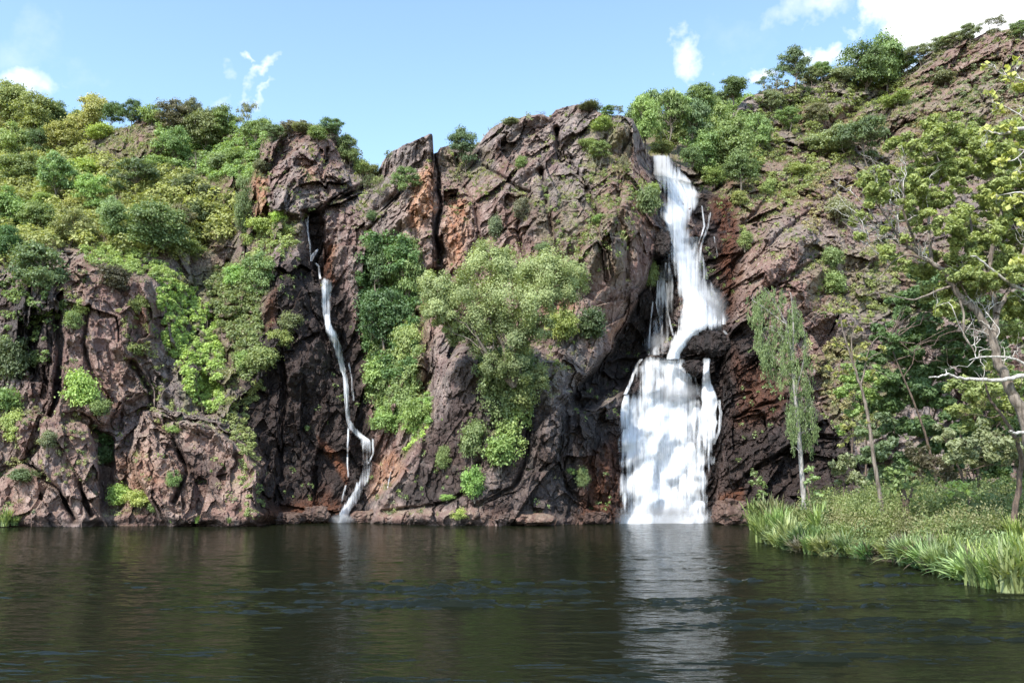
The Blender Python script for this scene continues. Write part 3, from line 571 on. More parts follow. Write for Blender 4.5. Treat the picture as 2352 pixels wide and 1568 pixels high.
for k, (pts, w_) in enumerate([([(722,602),(732,610),(736,640)],6),([(708,490),(706,530),(712,560),(714,590)],5),([(700,500),(706,520)],5),([(795,1110),(785,1150),(778,1170)],6),([(800,980),(798,1050),(800,1095)],5),([(800,830),(808,870),(812,920)],6),([(790,840),(794,850)],4),([(856,1005),(858,1040),(846,1065)],6),([(898,1080),(890,1120)],3)]):
    thin(pts, w_, small, 70 + k)
# hanging spray where the plunge lands
def mist_material():
    m, t, n, l = new_mat('spray'); o = n('ShaderNodeOutputMaterial'); v = n('ShaderNodeVolumePrincipled'); l(v.outputs[0], o.inputs['Volume'])
    v.inputs['Color'].default_value = (.97, .98, 1, 1)
    c = n('ShaderNodeTexCoord').outputs['Object']; ln = n('ShaderNodeVectorMath'); ln.operation = 'LENGTH'; l(c, ln.inputs[0])
    l(mth('MULTIPLY', ramp(t, ln.outputs['Value'], 1.0, .1), .75, tree=t), v.inputs['Density']); return m
MISTM = mist_material()
import bmesh
def mist(px, py, d, rx, ry, rz):
    bm = bmesh.new(); bmesh.ops.create_icosphere(bm, subdivisions=3, radius=1); me = bpy.data.meshes.new('mist'); bm.to_mesh(me); bm.free(); me.materials.append(MISTM)
    o = link('mist', me, None, P(px, py, d)); o.scale = (rx, ry, rz); tag(o, kind='stuff', label='white spray hanging at the foot of the plunge'); return o
mist(1625, 705, float(samp(DMIN, 1625, 705)) - 1.5, 2.6, 1.6, 3.0)
mist(1525, 1190, float(samp(DMIN, 1525, 1190)) - 2.6, 6.2, 2.2, 1.7)
mist(1640, 735, float(samp(DMIN, 1640, 735)) - 1.6, 2.0, 1.5, 1.6)
mist(1555, 900, float(samp(DMIN, 1555, 905)) - 1.8, 3.4, 1.2, 1.3)
mist(785, 1192, float(samp(DMIN, 785, 1192)) - 1.2, 1.6, 1.2, .6)
mist(1510, 790, float(samp(DMIN, 1510, 790)) - .8, 1.9, 1.0, 1.6)

# ================================================================== PLANTS: builders
def rng(s): return np.random.default_rng(s)
def unit(v): return v / (np.linalg.norm(v, axis=-1, keepdims=True) + 1e-9)
def leaf_quads(C, Nrm, size, r, aspect=1.8, along=None):
    """one rhombic leaf (spray) per row: centre C, facing Nrm, long axis 'along' (or random)"""
    n = len(C); Nrm = unit(Nrm); a = r.normal(size=(n, 3)) if along is None else along
    T = unit(a - (a * Nrm).sum(1, keepdims=True) * Nrm); B = np.cross(Nrm, T)
    s = np.broadcast_to(size, (n,))[:, None] * r.uniform(.6, 1.35, (n, 1))
    V = np.stack([C - T * s * aspect * .5, C + B * s * .5 - T * s * .1, C + T * s * aspect * .5, C - B * s * .5 - T * s * .1], 1)
    return V.reshape(-1, 3), np.arange(4 * n).reshape(n, 4)
def tube(pts, rad, k=6):
    pts = np.asarray(pts, float); rad = np.asarray(rad, float); n = len(pts)
    T = unit(np.gradient(pts, axis=0)); ref = np.array([.3, .9, .1]); A = unit(np.cross(T, ref)); B = np.cross(T, A)
    t = np.arange(k) * 2 * math.pi / k
    V = pts[:, None] + rad[:, None, None] * (np.cos(t)[None, :, None] * A[:, None] + np.sin(t)[None, :, None] * B[:, None])
    ii = np.arange(n * k).reshape(n, k); jj = np.roll(ii, -1, 1)
    return V.reshape(-1, 3), np.stack([ii[:-1], jj[:-1], jj[1:], ii[1:]], -1).reshape(-1, 4)
class Acc:
    def __init__(s): s.V, s.F, s.A, s.n = [], [], [], 0
    def add(s, V, Fq, a=None):
        s.V.append(V); s.F.append(Fq + s.n); s.n += len(V); s.A.append(np.full(len(V), .5) if a is None else a)
    def mesh(s, name, mat, smooth=False):
        return mesh_np(name, np.concatenate(s.V), np.concatenate(s.F), mat, smooth, {'rnd': np.concatenate(s.A)})
def bend(p0, p1, r, n=7, amp=.08, sag=0):
    t = np.linspace(0, 1, n)[:, None]; L_ = np.linalg.norm(p1 - p0)
    w_ = np.cumsum(r.normal(size=(n, 3)), 0); w_ -= w_[0] + (w_[-1] - w_[0]) * t
    q = p0 * (1 - t) + p1 * t + w_ * L_ * amp; q[:, 2] += (sag * 4 * t * (1 - t))[:, 0] * L_; return q
# kind: clumps, clump radius, leaves per clump, leaf size, crown centre z, crown half height, crown half width, aspect, droop, trunk radius
KINDS = {
 'round':  dict(nc=34, cr=.18, nl=330, ls=.031, cz=.55, hz=.42, hw=.41, asp=1.5, droop=0, tr=.022, low=1),
 'loose':  dict(nc=32, cr=.135, nl=200, ls=.027, cz=.60, hz=.37, hw=.42, asp=1.9, droop=.2, tr=.016, low=.8),
 'wispy':  dict(nc=18, cr=.11, nl=70, ls=.024, cz=.72, hz=.25, hw=.38, asp=2.0, droop=.3, tr=.013, low=.3),
 'bush':   dict(nc=24, cr=.27, nl=200, ls=.050, cz=.44, hz=.36, hw=.42, asp=1.5, droop=0, tr=.02, low=1),
 'column': dict(nc=38, cr=.15, nl=180, ls=.026, cz=.55, hz=.42, hw=.34, asp=1.6, droop=.1, tr=.015, low=1),
 'dead':   dict(nc=0, cr=0, nl=0, ls=0, cz=.6, hz=.4, hw=.4, asp=1, droop=0, tr=.02, low=0),
}
def make_proto(kind, seed):
    k = KINDS[kind]; r = rng(seed); W_ = Acc(); C = Acc(); tips = []
    n = k['nc'] or 9; c = []
    tries = 0
    while len(c) < n and tries < 4000:
        tries += 1
        v = r.uniform(-1, 1, 3)
        if np.linalg.norm(v) > 1 or (np.linalg.norm(v) < .45 and r.random() < .7): continue
        if v[2] < -.2 and r.random() > k['low']: continue
        q = np.array([v[0] * k['hw'], v[1] * k['hw'], k['cz'] + v[2] * k['hz']])
        q[:2] *= 1 + .25 * math.sin(seed + 3 * math.atan2(v[1], v[0]))
        if c and min(np.linalg.norm(q - d) for d in c) < k['cr'] * .5: continue
        c.append(q)
    nt_ = 1 if kind != 'bush' else 3
    forks = []
    for j in range(nt_):
        b0 = np.array([0, 0, -.06]) + r.normal(size=3) * [.02, .02, 0] * (nt_ > 1); t0 = np.array([r.normal() * .05, r.normal() * .05, k['cz'] + k['hz'] * .35])
        if nt_ > 1: t0[:2] = r.normal(size=2) * .12
        tp = bend(b0, t0, r, 9, .03); W_.add(*tube(tp, np.linspace(k['tr'] * 1.25, k['tr'] * .4, 9), 6)); forks.append(tp)
    for q in c:
        tp = forks[r.integers(len(forks))]; i = int(np.clip(np.searchsorted(tp[:, 2], q[2] - .22), 2, 7)); s0 = tp[i]
        lp = bend(s0, q, r, 6, .07, .05); W_.add(*tube(lp, np.linspace(k['tr'] * .5, k['tr'] * .12, 6), 4)); tips.append(lp)
        for m_ in range(3 if kind != 'dead' else 7):
            e = q + unit(r.normal(size=3) + [0, 0, .3]) * (k['cr'] if k['cr'] else .13) * .9; st = lp[r.integers(2, 6)]
            W_.add(*tube(bend(st, e, r, 4, .1), np.linspace(k['tr'] * .2, k['tr'] * .07, 4), 3))
    for q in c if k['nc'] else ():
        rr = k['cr'] * r.uniform(.65, 1.3); m_ = int(k['nl'] * r.uniform(.6, 1.4) * (rr / k['cr']) ** 1.5)
        d = unit(r.normal(size=(m_, 3))); d[:, 2] = np.where(d[:, 2] < -.35, -d[:, 2] * .6, d[:, 2])
        rad = rr * r.uniform(.35, 1, (m_, 1)) ** .45 * (1 + .32 * r.normal(size=(m_, 1)))
        pos = q + d * rad * [1, 1, .72]; nr_ = d * .8 + [0, 0, .55] + r.normal(size=(m_, 3)) * .55
        al = None
        if k['droop']: al = r.normal(size=(m_, 3)) * .5 + [0, 0, -k['droop'] * 4]
        tone = r.uniform(0, 1) * .5
        Vq, Fq = leaf_quads(pos, nr_, k['ls'], r, k['asp'], al)
        C.add(Vq, Fq, np.repeat(np.clip(tone + r.random(m_) * .5, 0, 1), 4))
    return W_.mesh('trunk', BARK, True), (C.mesh('crown', LEAF) if k['nc'] else None)
PROTO = {k: [make_proto(k, 100 * i + 7 * j + 3) for j in range(n_)] for i, (k, n_) in enumerate((('round', 5), ('loose', 5), ('wispy', 4), ('bush', 6), ('column', 2), ('dead', 2)))}
_used = {}
# leaf colours: the leaves' own colour, brown darkened for the undercut's shade
G = dict(olive=(.205,.250,.070), yellow=(.275,.340,.080), tan=(.265,.265,.085), green=(.150,.208,.062), bright=(.190,.280,.062), lime=(.260,.345,.070), deep=(.085,.145,.042), dark=(.090,.115,.045),
         blue=(.120,.170,.072), grey=(.155,.172,.085), sage=(.190,.218,.105), brown=(.105,.095,.050), pale=(.225,.310,.110), straw=(.25,.245,.100))
G = {k_: tuple(v_ * 1.1 for v_ in c_) for k_, c_ in G.items()}
def jitter(c, r, a=.13):
    f = 1 + r.normal() * a; return tuple(max(.01, x * f * (1 + r.normal() * .06)) for x in c)
def plant(kind, px, py, h, w_, col, label, cat=None, group=None, front=.3, tilt=0, name=None, pbark=False, d=None, rz=None):
    """px, py: foot in the photo; h, w_: height and width there, in photo pixels"""
    i = _used.get(kind, 0); _used[kind] = i + 1; tr, cr = PROTO[kind][i % len(PROTO[kind])]; r = rng(i * 13 + 5)
    dd = float(samp(DSM, px, py)) - front if d is None else d; loc = P(px, py, dd)
    nm = name or {'bush': 'shrub', 'dead': 'dead_tree'}.get(kind, 'tree')
    o = thing(nm, label, cat or {'bush': 'shrub', 'dead': 'dead tree'}.get(kind, 'tree'), loc, group)
    hm, wm = h * dd / F, w_ * dd / F
    o.rotation_euler = (r.normal() * .05, tilt + r.normal() * .04, r.uniform(0, 6.28) if rz is None else rz)
    kk = KINDS[kind]; full = (kk['hw'] + kk['cr'] * .8) * 2.15
    o.scale = (wm / full, wm / full, hm)
    link('stem' if kind == 'bush' else 'trunk', tr, o)
    if cr: link('foliage' if kind == 'bush' else 'crown', cr, o, color=jitter(G[col], r))
    return o

def patch(name, label, cat, poly, n, col, leaf=.16, thick=.7, clump=.55, seed=0, kind=None, group=None, droop=0, per=70, asp=1.5, front=.1, jit=.1):
    """foliage growing over the rock face inside a photo polygon: leaf clumps seated on the cliff"""
    r = rng(seed + 500); pl = np.array(poly, float); lo, hi = pl.min(0), pl.max(0); m_ = max(3, n // per)
    q = r.uniform(lo, hi, (m_ * 12, 2)); wx = fbm(np.stack([q[:, 0] / 18, q[:, 1] / 18, q[:, 0] * 0 + seed], -1), 3, 4) * 14
    q = q[inside(q[:, 0] + wx, q[:, 1] + wx, poly)][:m_]; dd = samp(DSM, q[:, 0], q[:, 1]) - front
    C0 = P(q[:, 0], q[:, 1], dd); k = len(C0); rr = clump * r.uniform(.55, 1.5, k)
    C0 = C0 + np.stack([r.normal(size=k) * 0, -r.uniform(0, 1, k) * thick, r.uniform(0, .4, k) * thick], -1)
    ids = np.repeat(np.arange(k), per); d = unit(r.normal(size=(k * per, 3)) + [0, -.35, .25])
    pos = C0[ids] + d * (rr[ids] * r.uniform(.3, 1, k * per) ** .5)[:, None] * [1, .8, .75]
    al = None if not droop else r.normal(size=(k * per, 3)) * .6 + [0, -.3, -droop * 3]
    if droop: pos[:, 2] -= r.uniform(0, 1, k * per) ** 2 * droop * rr[ids] * 2.2
    Vq, Fq = leaf_quads(pos, d * .7 + [0, -.1, .6] + r.normal(size=d.shape) * .5, leaf, r, asp, al)
    tone = r.uniform(0, .55, k)[ids]
    A = Acc(); A.add(Vq, Fq, np.repeat(np.clip(tone + r.random(k * per) * .45, 0, 1), 4))
    cen = C0.mean(0); A.V[0] = A.V[0] - cen
    o = link(name, A.mesh(name, LEAF), None, cen, jitter(G[col], r, jit))
    return tag(o, label, cat, group, kind)

# ------------------------------------------------------------------ ground cover that nobody could count
def ground_cover():
    r = rng(77)
    Nn = np.cross(np.gradient(V, axis=1), np.gradient(V, axis=0)); Nn = unit(Nn); Nn = Nn * np.sign(-Nn[..., 1:2] + 1e-6)
    up = blur(Nn[..., 2], 2)
    steep = sst(.12, .6, up)
    dens = np.clip(grn * 1.3 + .16 * steep * (1 - wet), 0, 1) * (1 - wet * .85) * steep ** .6 * (PY < 1185)
    dens = dens * sst(-.25, .25, fbm(V.reshape(-1, 3) / 2.2, 3, 8).reshape(dens.shape))
    wgt = (dens * (V[..., 1] / 100) ** 2).ravel(); wgt /= wgt.sum()
    # grass tufts
    ix = r.choice(len(wgt), 15000, p=wgt); B = V.reshape(-1, 3)[ix]; nb_ = 9; n_ = len(ix) * nb_
    base = np.repeat(B, nb_, 0) + r.normal(size=(n_, 3)) * [.16, .1, .03]; ln = np.repeat(r.uniform(.18, .5, len(ix)), nb_) * r.uniform(.6, 1.2, n_)
    dr = unit(r.normal(size=(n_, 3)) * [.5, .5, .1] + [0, -.25, .9]); side = unit(np.cross(dr, r.normal(size=(n_, 3)))) * .035
    tip = base + dr * ln[:, None]; tip[:, 2] -= ln * .1
    Vv = np.stack([base - side, base + side, tip + side * .3, tip - side * .3], 1).reshape(-1, 3)
    me = mesh_np('grass', Vv, np.arange(n_ * 4).reshape(-1, 4), GRASSM, False, {'rnd': np.repeat(np.repeat(r.random(len(ix)), nb_), 4)})
    tag(link('grass', me, color=G['straw']), 'sparse straw-green grass on the ledges of the cliff', 'grass', kind='stuff')
    for nm, lab, cnt, cc_, ls, sd, rad in (('undergrowth', 'low olive scrub scattered over the rocky ledges', 2600, 'olive', .17, 1, .42), ('undergrowth', 'low grey-green scrub scattered over the slopes', 1800, 'grey', .15, 2, .5), ('undergrowth', 'small green plants rooted in cracks of the rock', 700, 'green', .13, 3, .34)):
        r2 = rng(sd); wg = wgt
        if cc_ == 'green':
            wg = (np.clip(wet * .5 + .35, 0, 1) * sst(.05, .4, up) * (PY > 420) * (PY < 1190) * sst(-.02, .3, fbm(V.reshape(-1, 3) / 3.5 + 9, 3, 18).reshape(PY.shape))).ravel(); wg = wg / wg.sum()
        ix = r2.choice(len(wg), cnt, p=wg); B = V.reshape(-1, 3)[ix]; per = 26; k = len(ix); ids = np.repeat(np.arange(k), per)
        d = unit(r2.normal(size=(k * per, 3)) + [0, -.2, .5]); rr = r2.uniform(.4, 1.3, k) * rad
        pos = B[ids] + d * (rr[ids] * r2.uniform(.4, 1, k * per))[:, None]
        Vq, Fq = leaf_quads(pos, d * .6 + [0, 0, .6] + r2.normal(size=d.shape) * .5, ls, r2, 1.5)
        me = mesh_np(nm, Vq, Fq, LEAF, False, {'rnd': np.repeat(np.clip(r2.uniform(0, .6, k)[ids] + r2.random(k * per) * .4, 0, 1), 4)})
        tag(link(nm, me, color=G[cc_]), lab, 'scrub', kind='stuff')
ground_cover()
patch('undergrowth', 'dense mixed green undergrowth filling the wooded slope on the left', 'undergrowth', [(-100,255),(220,262),(190,340),(330,400),(420,400),(560,470),(555,540),(400,590),(200,560),(60,600),(-100,610)], 80000, 'yellow', .24, 1.9, 1.0, 1, 'stuff', per=90, front=.2)
patch('undergrowth', 'thin scrubby undergrowth along the ridge above the left dome', 'undergrowth', [(370,285),(620,300),(600,340),(570,420),(440,400),(360,350)], 26000, 'olive', .2, .9, .6, 2, 'stuff')
patch('undergrowth', 'olive scrub on the slope below the right skyline', 'undergrowth', [(1700,235),(1950,185),(2100,150),(2040,250),(1960,360),(1850,430),(1780,480),(1700,400)], 24000, 'olive', .2, .8, .6, 3, 'stuff')
patch('undergrowth', 'dark scrub floor under the trees above the main fall', 'undergrowth', [(1560,330),(1700,250),(1760,300),(1750,400),(1640,420),(1600,380)], 9000, 'green', .2, .8, .7, 4, 'stuff')
patch('undergrowth', 'grey-green scrub fringe along the top of the right ridge', 'undergrowth', [(1740,200),(1850,186),(1960,178),(2060,170),(2110,142),(2170,100),(2230,88),(2290,72),(2350,84),(2340,110),(2270,100),(2180,130),(2110,180),(2040,215),(1940,205),(1850,225),(1740,240)], 12000, 'sage', .2, .7, .6, 6, 'stuff', front=-.8)
patch('undergrowth', 'scrub fringe along the skyline of the left ridge and dome', 'undergrowth', [(330,262),(450,286),(600,306),(700,286),(775,300),(860,392),(840,410),(760,320),(700,304),(620,330),(450,320),(340,290)], 9000, 'grey', .18, .6, .55, 7, 'stuff', front=-.8)
patch('undergrowth', 'straw and olive tussock cover on the middle of the right slope', 'undergrowth', [(1780,480),(1900,400),(1990,380),(2100,260),(2300,230),(2400,300),(2300,380),(2100,420),(1960,470),(1860,540)], 15000, 'straw', .15, .3, .45, 8, 'stuff')
patch('undergrowth', 'sage scrub on the bare shoulder of the right ridge', 'undergrowth', [(2050,230),(2120,160),(2200,130),(2290,120),(2350,200),(2300,260),(2180,240),(2080,300)], 9000, 'sage', .16, .4, .4, 24, 'stuff')
patch('undergrowth', 'olive tufts along the foot of the right wall ledges', 'undergrowth', [(1860,600),(2000,580),(2150,600),(2300,640),(2300,760),(2100,740),(1950,740),(1870,700)], 10000, 'olive', .15, .3, .4, 9, 'stuff')

# ================================================================== PLANTS: every tree and shrub one can tell apart
T1 = 'trees on the wooded left slope'; T2 = 'trees along the left skyline'; T3 = 'trees above the main fall'; T4 = 'trees on the right ridge'; S1 = 'shrubs growing on the cliff face'; T5 = 'low trees along the top of the rock walls'
PLANTS = [
 # left skyline
 ('round',14,300,124,95,'olive','round olive-green tree at the far left end of the skyline',T2),
 ('round',76,312,112,100,'olive','broad olive tree on the left skyline just below the white cloud',T2),
 ('round',128,300,74,60,'green','small dark-topped tree between the broad olive tree and the tan tree on the left skyline',T2),
 ('round',200,315,112,84,'tan','yellow-tan crowned tree standing highest beside the dark airy tree on the left skyline',T2),
 ('column',172,318,76,42,'deep','narrow deep green tree in front of the yellow-tan tree',T2),
 ('loose',258,296,78,66,'deep','airy dark green tree cut out against the sky on the left ridge',T2),
 ('loose',303,292,72,52,'deep','second airy dark green tree on the left ridge, right of the first',T2),
 ('bush',230,318,42,70,'lime','light yellow-green shrub under the airy dark trees',T2),
 ('bush',347,282,58,52,'bright','bright green shrub on the skyline behind the grey outcrop',T2),
 ('round',398,306,86,78,'brown','brownish-green round tree on the skyline right of the grey outcrop',T2),
 ('loose',436,300,84,60,'grey','grey-green airy tree behind the brownish round tree on the skyline',T2),
 ('round',462,352,110,92,'green','large dark green tree in front of the left skyline',T2),
 ('round',402,376,90,72,'green','mid-green tree on the slope right of the grey outcrop',T1),
 ('round',514,318,82,72,'olive','brown-olive tree on the skyline left of the thin pale tree',T2),
 ('wispy',560,336,116,50,'grey','thin pale tree rising bare-stemmed above the left skyline',T2),
 ('loose',588,352,92,72,'green','bushy mid-green tree right of the thin pale skyline tree',T2),
 ('loose',625,330,52,54,'blue','low blue-green tree on the skyline at the shoulder left of the dome',T5),
 ('loose',662,312,48,50,'grey','low grey-green tree on top of the dome, left side',T5),
 ('bush',700,300,24,60,'sage','little grey-green shrub on the very top of the dome',T5),
 ('bush',728,318,36,48,'green','green shrub tucked under the dome top',T5),
 ('loose',762,312,48,60,'blue','blue-grey small tree on the right shoulder of the dome',T5),
 ('round',802,382,78,56,'green','leafy green tree leaning out on the right side of the dome',T5),
 ('bush',832,402,48,44,'olive','olive shrub at the foot of the leafy tree right of the dome',T5),
 ('bush',856,398,26,38,'green','small green shrub in the notch of the skyline',T5),
 # left slope
 ('column',88,376,96,60,'deep','dark green pointed tree standing out of the pale woods at left',T1),
 ('round',32,372,92,96,'olive','pale olive tree at the left edge below the skyline',T1),
 ('round',142,360,84,88,'yellow','yellow-green tree right of the dark pointed tree',T1),
 ('round',48,440,96,104,'green','wide green tree at the left edge of the middle slope',T1),
 ('loose',128,470,122,98,'pale','pale green flat-topped tree with a bare curved trunk on the left slope',T1),
 ('loose',308,468,106,118,'blue','blue-green spreading tree in the middle of the left slope',T1),
 ('loose',218,500,104,84,'bright','bright loose-crowned tree left of the blue-green spreading tree',T1),
 ('dead',448,398,56,60,'grey','bleached dead tree on the rocks below the left skyline',T1),
 ('bush',506,392,46,72,'sage','sage-coloured rounded shrub right of the bleached dead tree',T1),
 ('bush',432,448,56,80,'grey','grey-green shrub below the bleached dead tree',T1),
 ('bush',476,462,46,60,'dark','dark scrubby shrub right of the grey-green one on the left slope',T1),
 ('column',552,562,170,44,'green','tall narrow green tree beside the orange rock face of the dome',T1),
 ('loose',414,540,76,76,'sage','sage-green low tree above the ferny ledge',T1),
 ('loose',462,538,80,80,'blue','blue-grey leafy tree left of the tall narrow tree',T1),
 ('round',338,588,128,134,'green','dense dark green tree standing over the yellow-green fern bank',T1),
 ('round',262,572,100,84,'green','green slender-stemmed tree left of the dense dark tree above the fern bank',T1),
 ('loose',240,556,112,64,'pale','pale slim tree with white stems left of centre on the wooded slope',T1),
 ('bush',322,520,54,40,'deep','deep green palm-like shrub in the middle of the wooded slope',T1),
 ('round',18,530,104,96,'bright','bright green tree at the left edge, halfway down the slope',T1),
 ('round',88,548,84,88,'green','round green tree below the wide tree on the left slope',T1),
 ('bush',172,494,46,58,'yellow','yellow-green shrub beside the bare curved trunk',T1),
 ('round',160,566,92,92,'olive','olive round tree above the left end of the fern bank',T1),
 ('bush',96,484,44,58,'bright','small yellow-green shrub under the wide tree at left',T1),
 ('round',10,610,92,70,'deep','deep green tree cut by the left edge of the picture above the cliff',T1),
 ('round',76,692,132,134,'blue','big blue-green tree leaning over the left cliff top',T1),
 ('bush',258,668,62,80,'brown','brownish rounded shrub on the grey brow of the left cliff',T1),
 ('bush',380,512,52,66,'green','green shrub between the dense dark tree and the sage tree',T1),
 ('bush',434,590,46,64,'olive','olive shrub at the right end of the fern bank',T1),
 ('bush',190,408,50,78,'lime','lime-green shrub below the grey outcrop on the left slope',T1),
 ('bush',256,404,40,66,'grey','grey shrub under the grey outcrop',T1),
 ('bush',360,400,44,70,'olive','olive shrub below the right end of the grey outcrop',T1),
 ('bush',540,380,46,60,'green','green shrub just left of the dome crag',T1),
 ('bush',12,412,60,70,'yellow','yellow-olive shrub on the left edge under the pale olive tree',T1),
 ('bush',598,396,34,44,'grey','grey twiggy shrub on the lip of the dome',T1),
 # lower left wall
 ('bush',20,880,120,96,'dark','dark twiggy shrub on the left edge of the picture, halfway up the lower wall',S1),
 ('bush',6,960,80,90,'bright','bright leafy shrub at the left edge above the pink rock shelf',S1),
 ('bush',30,1020,80,60,'yellow','yellow-green shrub hanging at the left edge over the pink rock',S1),
 ('bush',182,946,104,96,'lime','lime-green shrub clinging to the middle of the left wall',S1),
 ('bush',226,960,58,56,'green','green shrub just right of the lime-green shrub on the left wall',S1),
 ('bush',246,1034,84,98,'deep','deep green layered shrub over the dark recess of the left wall',S1),
 ('bush',236,1068,46,52,'deep','lower deep green shrub inside the dark recess',S1),
 ('bush',48,1112,42,74,'blue','small blue-green shrub on the pink rock near the water at left',S1),
 ('bush',110,1032,44,46,'grey','grey-green shrub on the pink shelf at left',S1),
 ('bush',270,1166,58,64,'lime','bright yellow-green leafy shrub low on the left rocks, left half of the pair',S1),
 ('bush',322,1168,54,70,'lime','bright yellow-green leafy shrub low on the left rocks, right half of the pair',S1),
 ('bush',352,1178,28,34,'green','grassy green shrub beside the yellow-green pair near the water',S1),
 ('bush',396,1122,46,38,'bright','small leafy plant standing alone on the dark slab left of the narrow fall',S1),
 ('bush',394,998,24,40,'bright','small bright patch-like shrub in a rock hollow',S1),
 ('bush',166,760,50,46,'olive','olive ferny shrub hanging from the brow of the left wall',S1),
 ('bush',186,726,44,40,'yellow','yellowish ferny shrub above the olive one on the left wall',S1),
 ('bush',310,820,46,56,'olive','olive shrub on the rock rib beside the yellow creeper',S1),
 ('bush',320,720,50,50,'olive','olive scrub at the top of the rib beside the yellow creeper',S1),
 # centre left
 ('round',590,692,120,90,'green','green rounded tree on the ledge above the dark wet wall',S1),
 ('bush',540,662,62,66,'bright','bright green shrub at the top of the green gully',S1),
 ('bush',600,860,76,90,'olive','olive-yellow shrub on the edge of the dark wet wall',S1),
 ('bush',664,770,56,64,'green','green shrub against the dark rock left of the narrow fall',S1),
 ('bush',560,854,54,56,'bright','leafy bright shrub at the foot of the green gully',S1),
 ('bush',640,800,54,60,'yellow','yellow-green shrub just left of the narrow fall',S1),
 ('bush',604,540,50,80,'yellow','yellow-green shrub under the dome crag',S1),
 ('bush',640,512,32,48,'lime','lime-coloured small shrub above the cleft',S1),
 ('wispy',846,484,92,52,'dark','dark-stemmed slim tree in the notch left of the pinnacle',T5),
 ('wispy',872,494,100,48,'olive','second slim dark tree in the notch, right of the first',T5),
 ('loose',928,460,86,68,'green','green tree with a black bent stem below the pinnacle',T5),
 ('bush',853,512,36,30,'deep','small deep green bush at the foot of the slim trees',S1),
 ('wispy',890,384,50,22,'blue','tiny leafless-looking sapling against the sky in the notch',T5),
 ('round',868,700,176,104,'deep','tall dark green tree against the brown wall, left of its twin',S1),
 ('round',928,706,178,100,'green','tall dark green tree against the brown wall, right of its twin',S1),
 ('round',884,810,150,130,'deep','dark leafy tree below the twin trees',S1),
 ('bush',930,850,110,80,'olive','olive shrub under the twin dark trees',S1),
 ('bush',870,900,90,90,'green','green shrub halfway down the leafy gully',S1),
 ('bush',958,990,90,90,'bright','bright green shrub at the bottom right of the leafy gully',S1),
 ('bush',892,996,60,80,'bright','bright green shrub at the bottom left of the leafy gully',S1),
 # centre wall
 ('loose',1072,392,108,76,'blue','single airy blue-green tree against the sky in the central saddle',T5),
 ('bush',1197,388,34,34,'bright','small bright shrub on the upper central wall',S1),
 ('loose',1378,378,62,64,'green','spreading small tree on the upper right of the central wall',S1),
 ('loose',1200,520,72,58,'grey','grey twiggy tree in the middle of the central wall',S1),
 ('bush',1137,552,70,40,'blue','upright blue-green shrub on the central wall',S1),
 ('bush',1250,590,36,48,'blue','blue-green shrub just above the big pale tree',S1),
 ('bush',1374,516,28,40,'bright','small bright green bush right of centre on the wall',S1),
 ('bush',1488,500,92,66,'green','green shrub on the edge of the wall beside the main fall',S1),
 ('bush',1498,462,54,44,'bright','bright shrub at the lip of the wall touching the white water',S1),
 ('bush',1494,662,72,44,'green','green shrub hanging in shade left of the plunging water',S1),
 ('bush',1176,284,22,44,'sage','wispy low sapling on the left part of the central skyline',T5),
 ('dead',1240,272,26,40,'blue','thin leafless sapling in the middle of the central skyline',T5),
 ('bush',1356,248,18,60,'grey','thin wispy growth on the highest point of the central skyline',T5),
 ('loose',1396,268,34,36,'green','small green tree just right of the central summit',T5),
 ('wispy',1418,270,34,40,'grey','grey sapling between the central summit and the grove',T5),
 ('bush',1385,300,38,60,'olive','olive shrub on the grassy top right of the central summit',T5),
 ('wispy',1430,420,70,30,'grey','thin white-stemmed sapling on the grassy right side of the central wall',S1),
 ('bush',1350,340,26,50,'olive','low olive shrub in the grassy hollow of the central summit',S1),
 ('bush',1292,790,96,94,'yellow','yellow-green shrub under the right side of the big pale tree',S1),
 ('bush',1356,784,86,84,'deep','dark green shrub at the tip of the overhanging wall',S1),
 ('bush',1196,950,80,90,'olive','olive shrub on the brow below the big pale tree',S1),
 ('bush',1232,900,70,60,'olive','olive scrub right of the hanging vines',S1),
 ('bush',1084,1060,104,70,'green','soft green shrub hanging over the dark slab',S1),
 ('bush',1150,1080,100,100,'bright','broad bright leafy shrub low on the central wall',S1),
 ('bush',1090,1150,90,66,'bright','bright leafy shrub trailing under the broad one on the central wall',S1),
 ('bush',1018,1080,60,42,'green','small lone green shrub on the dark slab',S1),
 ('bush',1056,1198,34,42,'lime','bright small shrub at the waterline left of centre',S1),
 ('bush',1340,1122,50,36,'green','green shrub at the left edge of the lower cascade',S1),
 ('bush',1312,1094,22,24,'bright','tiny bright plant left of the green shrub by the cascade',S1),
 ('bush',1026,1152,22,34,'bright','tiny bright plant on the slab near the water',S1),
 # grove above the fall
 ('round',1482,356,142,86,'bright','bright green tree at the left end of the grove by the lip of the fall',T3),
 ('loose',1536,356,166,92,'green','tall open-crowned tree at the top of the fall, second from the left of the grove',T3),
 ('loose',1592,366,150,84,'blue','blue-green open tree directly above the lip of the fall',T3),
 ('round',1650,366,146,92,'olive','olive round tree in the middle of the grove',T3),
 ('round',1690,410,140,110,'green','large green tree low in the grove, right of the lip',T3),
 ('round',1742,352,100,70,'green','green tree at the right end of the grove',T3),
 ('round',1616,250,60,70,'green','distant green tree rising behind the middle of the grove',T3),
 ('round',1684,238,64,84,'blue','distant blue-green round tree behind the right of the grove',T3),
 ('bush',1640,430,66,60,'bright','bright shrub at the foot of the grove beside the white water',T3),
 ('round',1560,280,70,70,'pale','pale tree on the far hill behind the lip',T3),
 ('bush',1520,354,34,60,'olive','olive shrub standing right at the lip of the fall',T3),
 # right ridge and slope
 ('wispy',1784,208,60,56,'blue','wispy blue-grey tree where the right ridge begins',T4),
 ('wispy',1756,214,46,40,'blue','thin blue-grey tree at the left foot of the right ridge',T4),
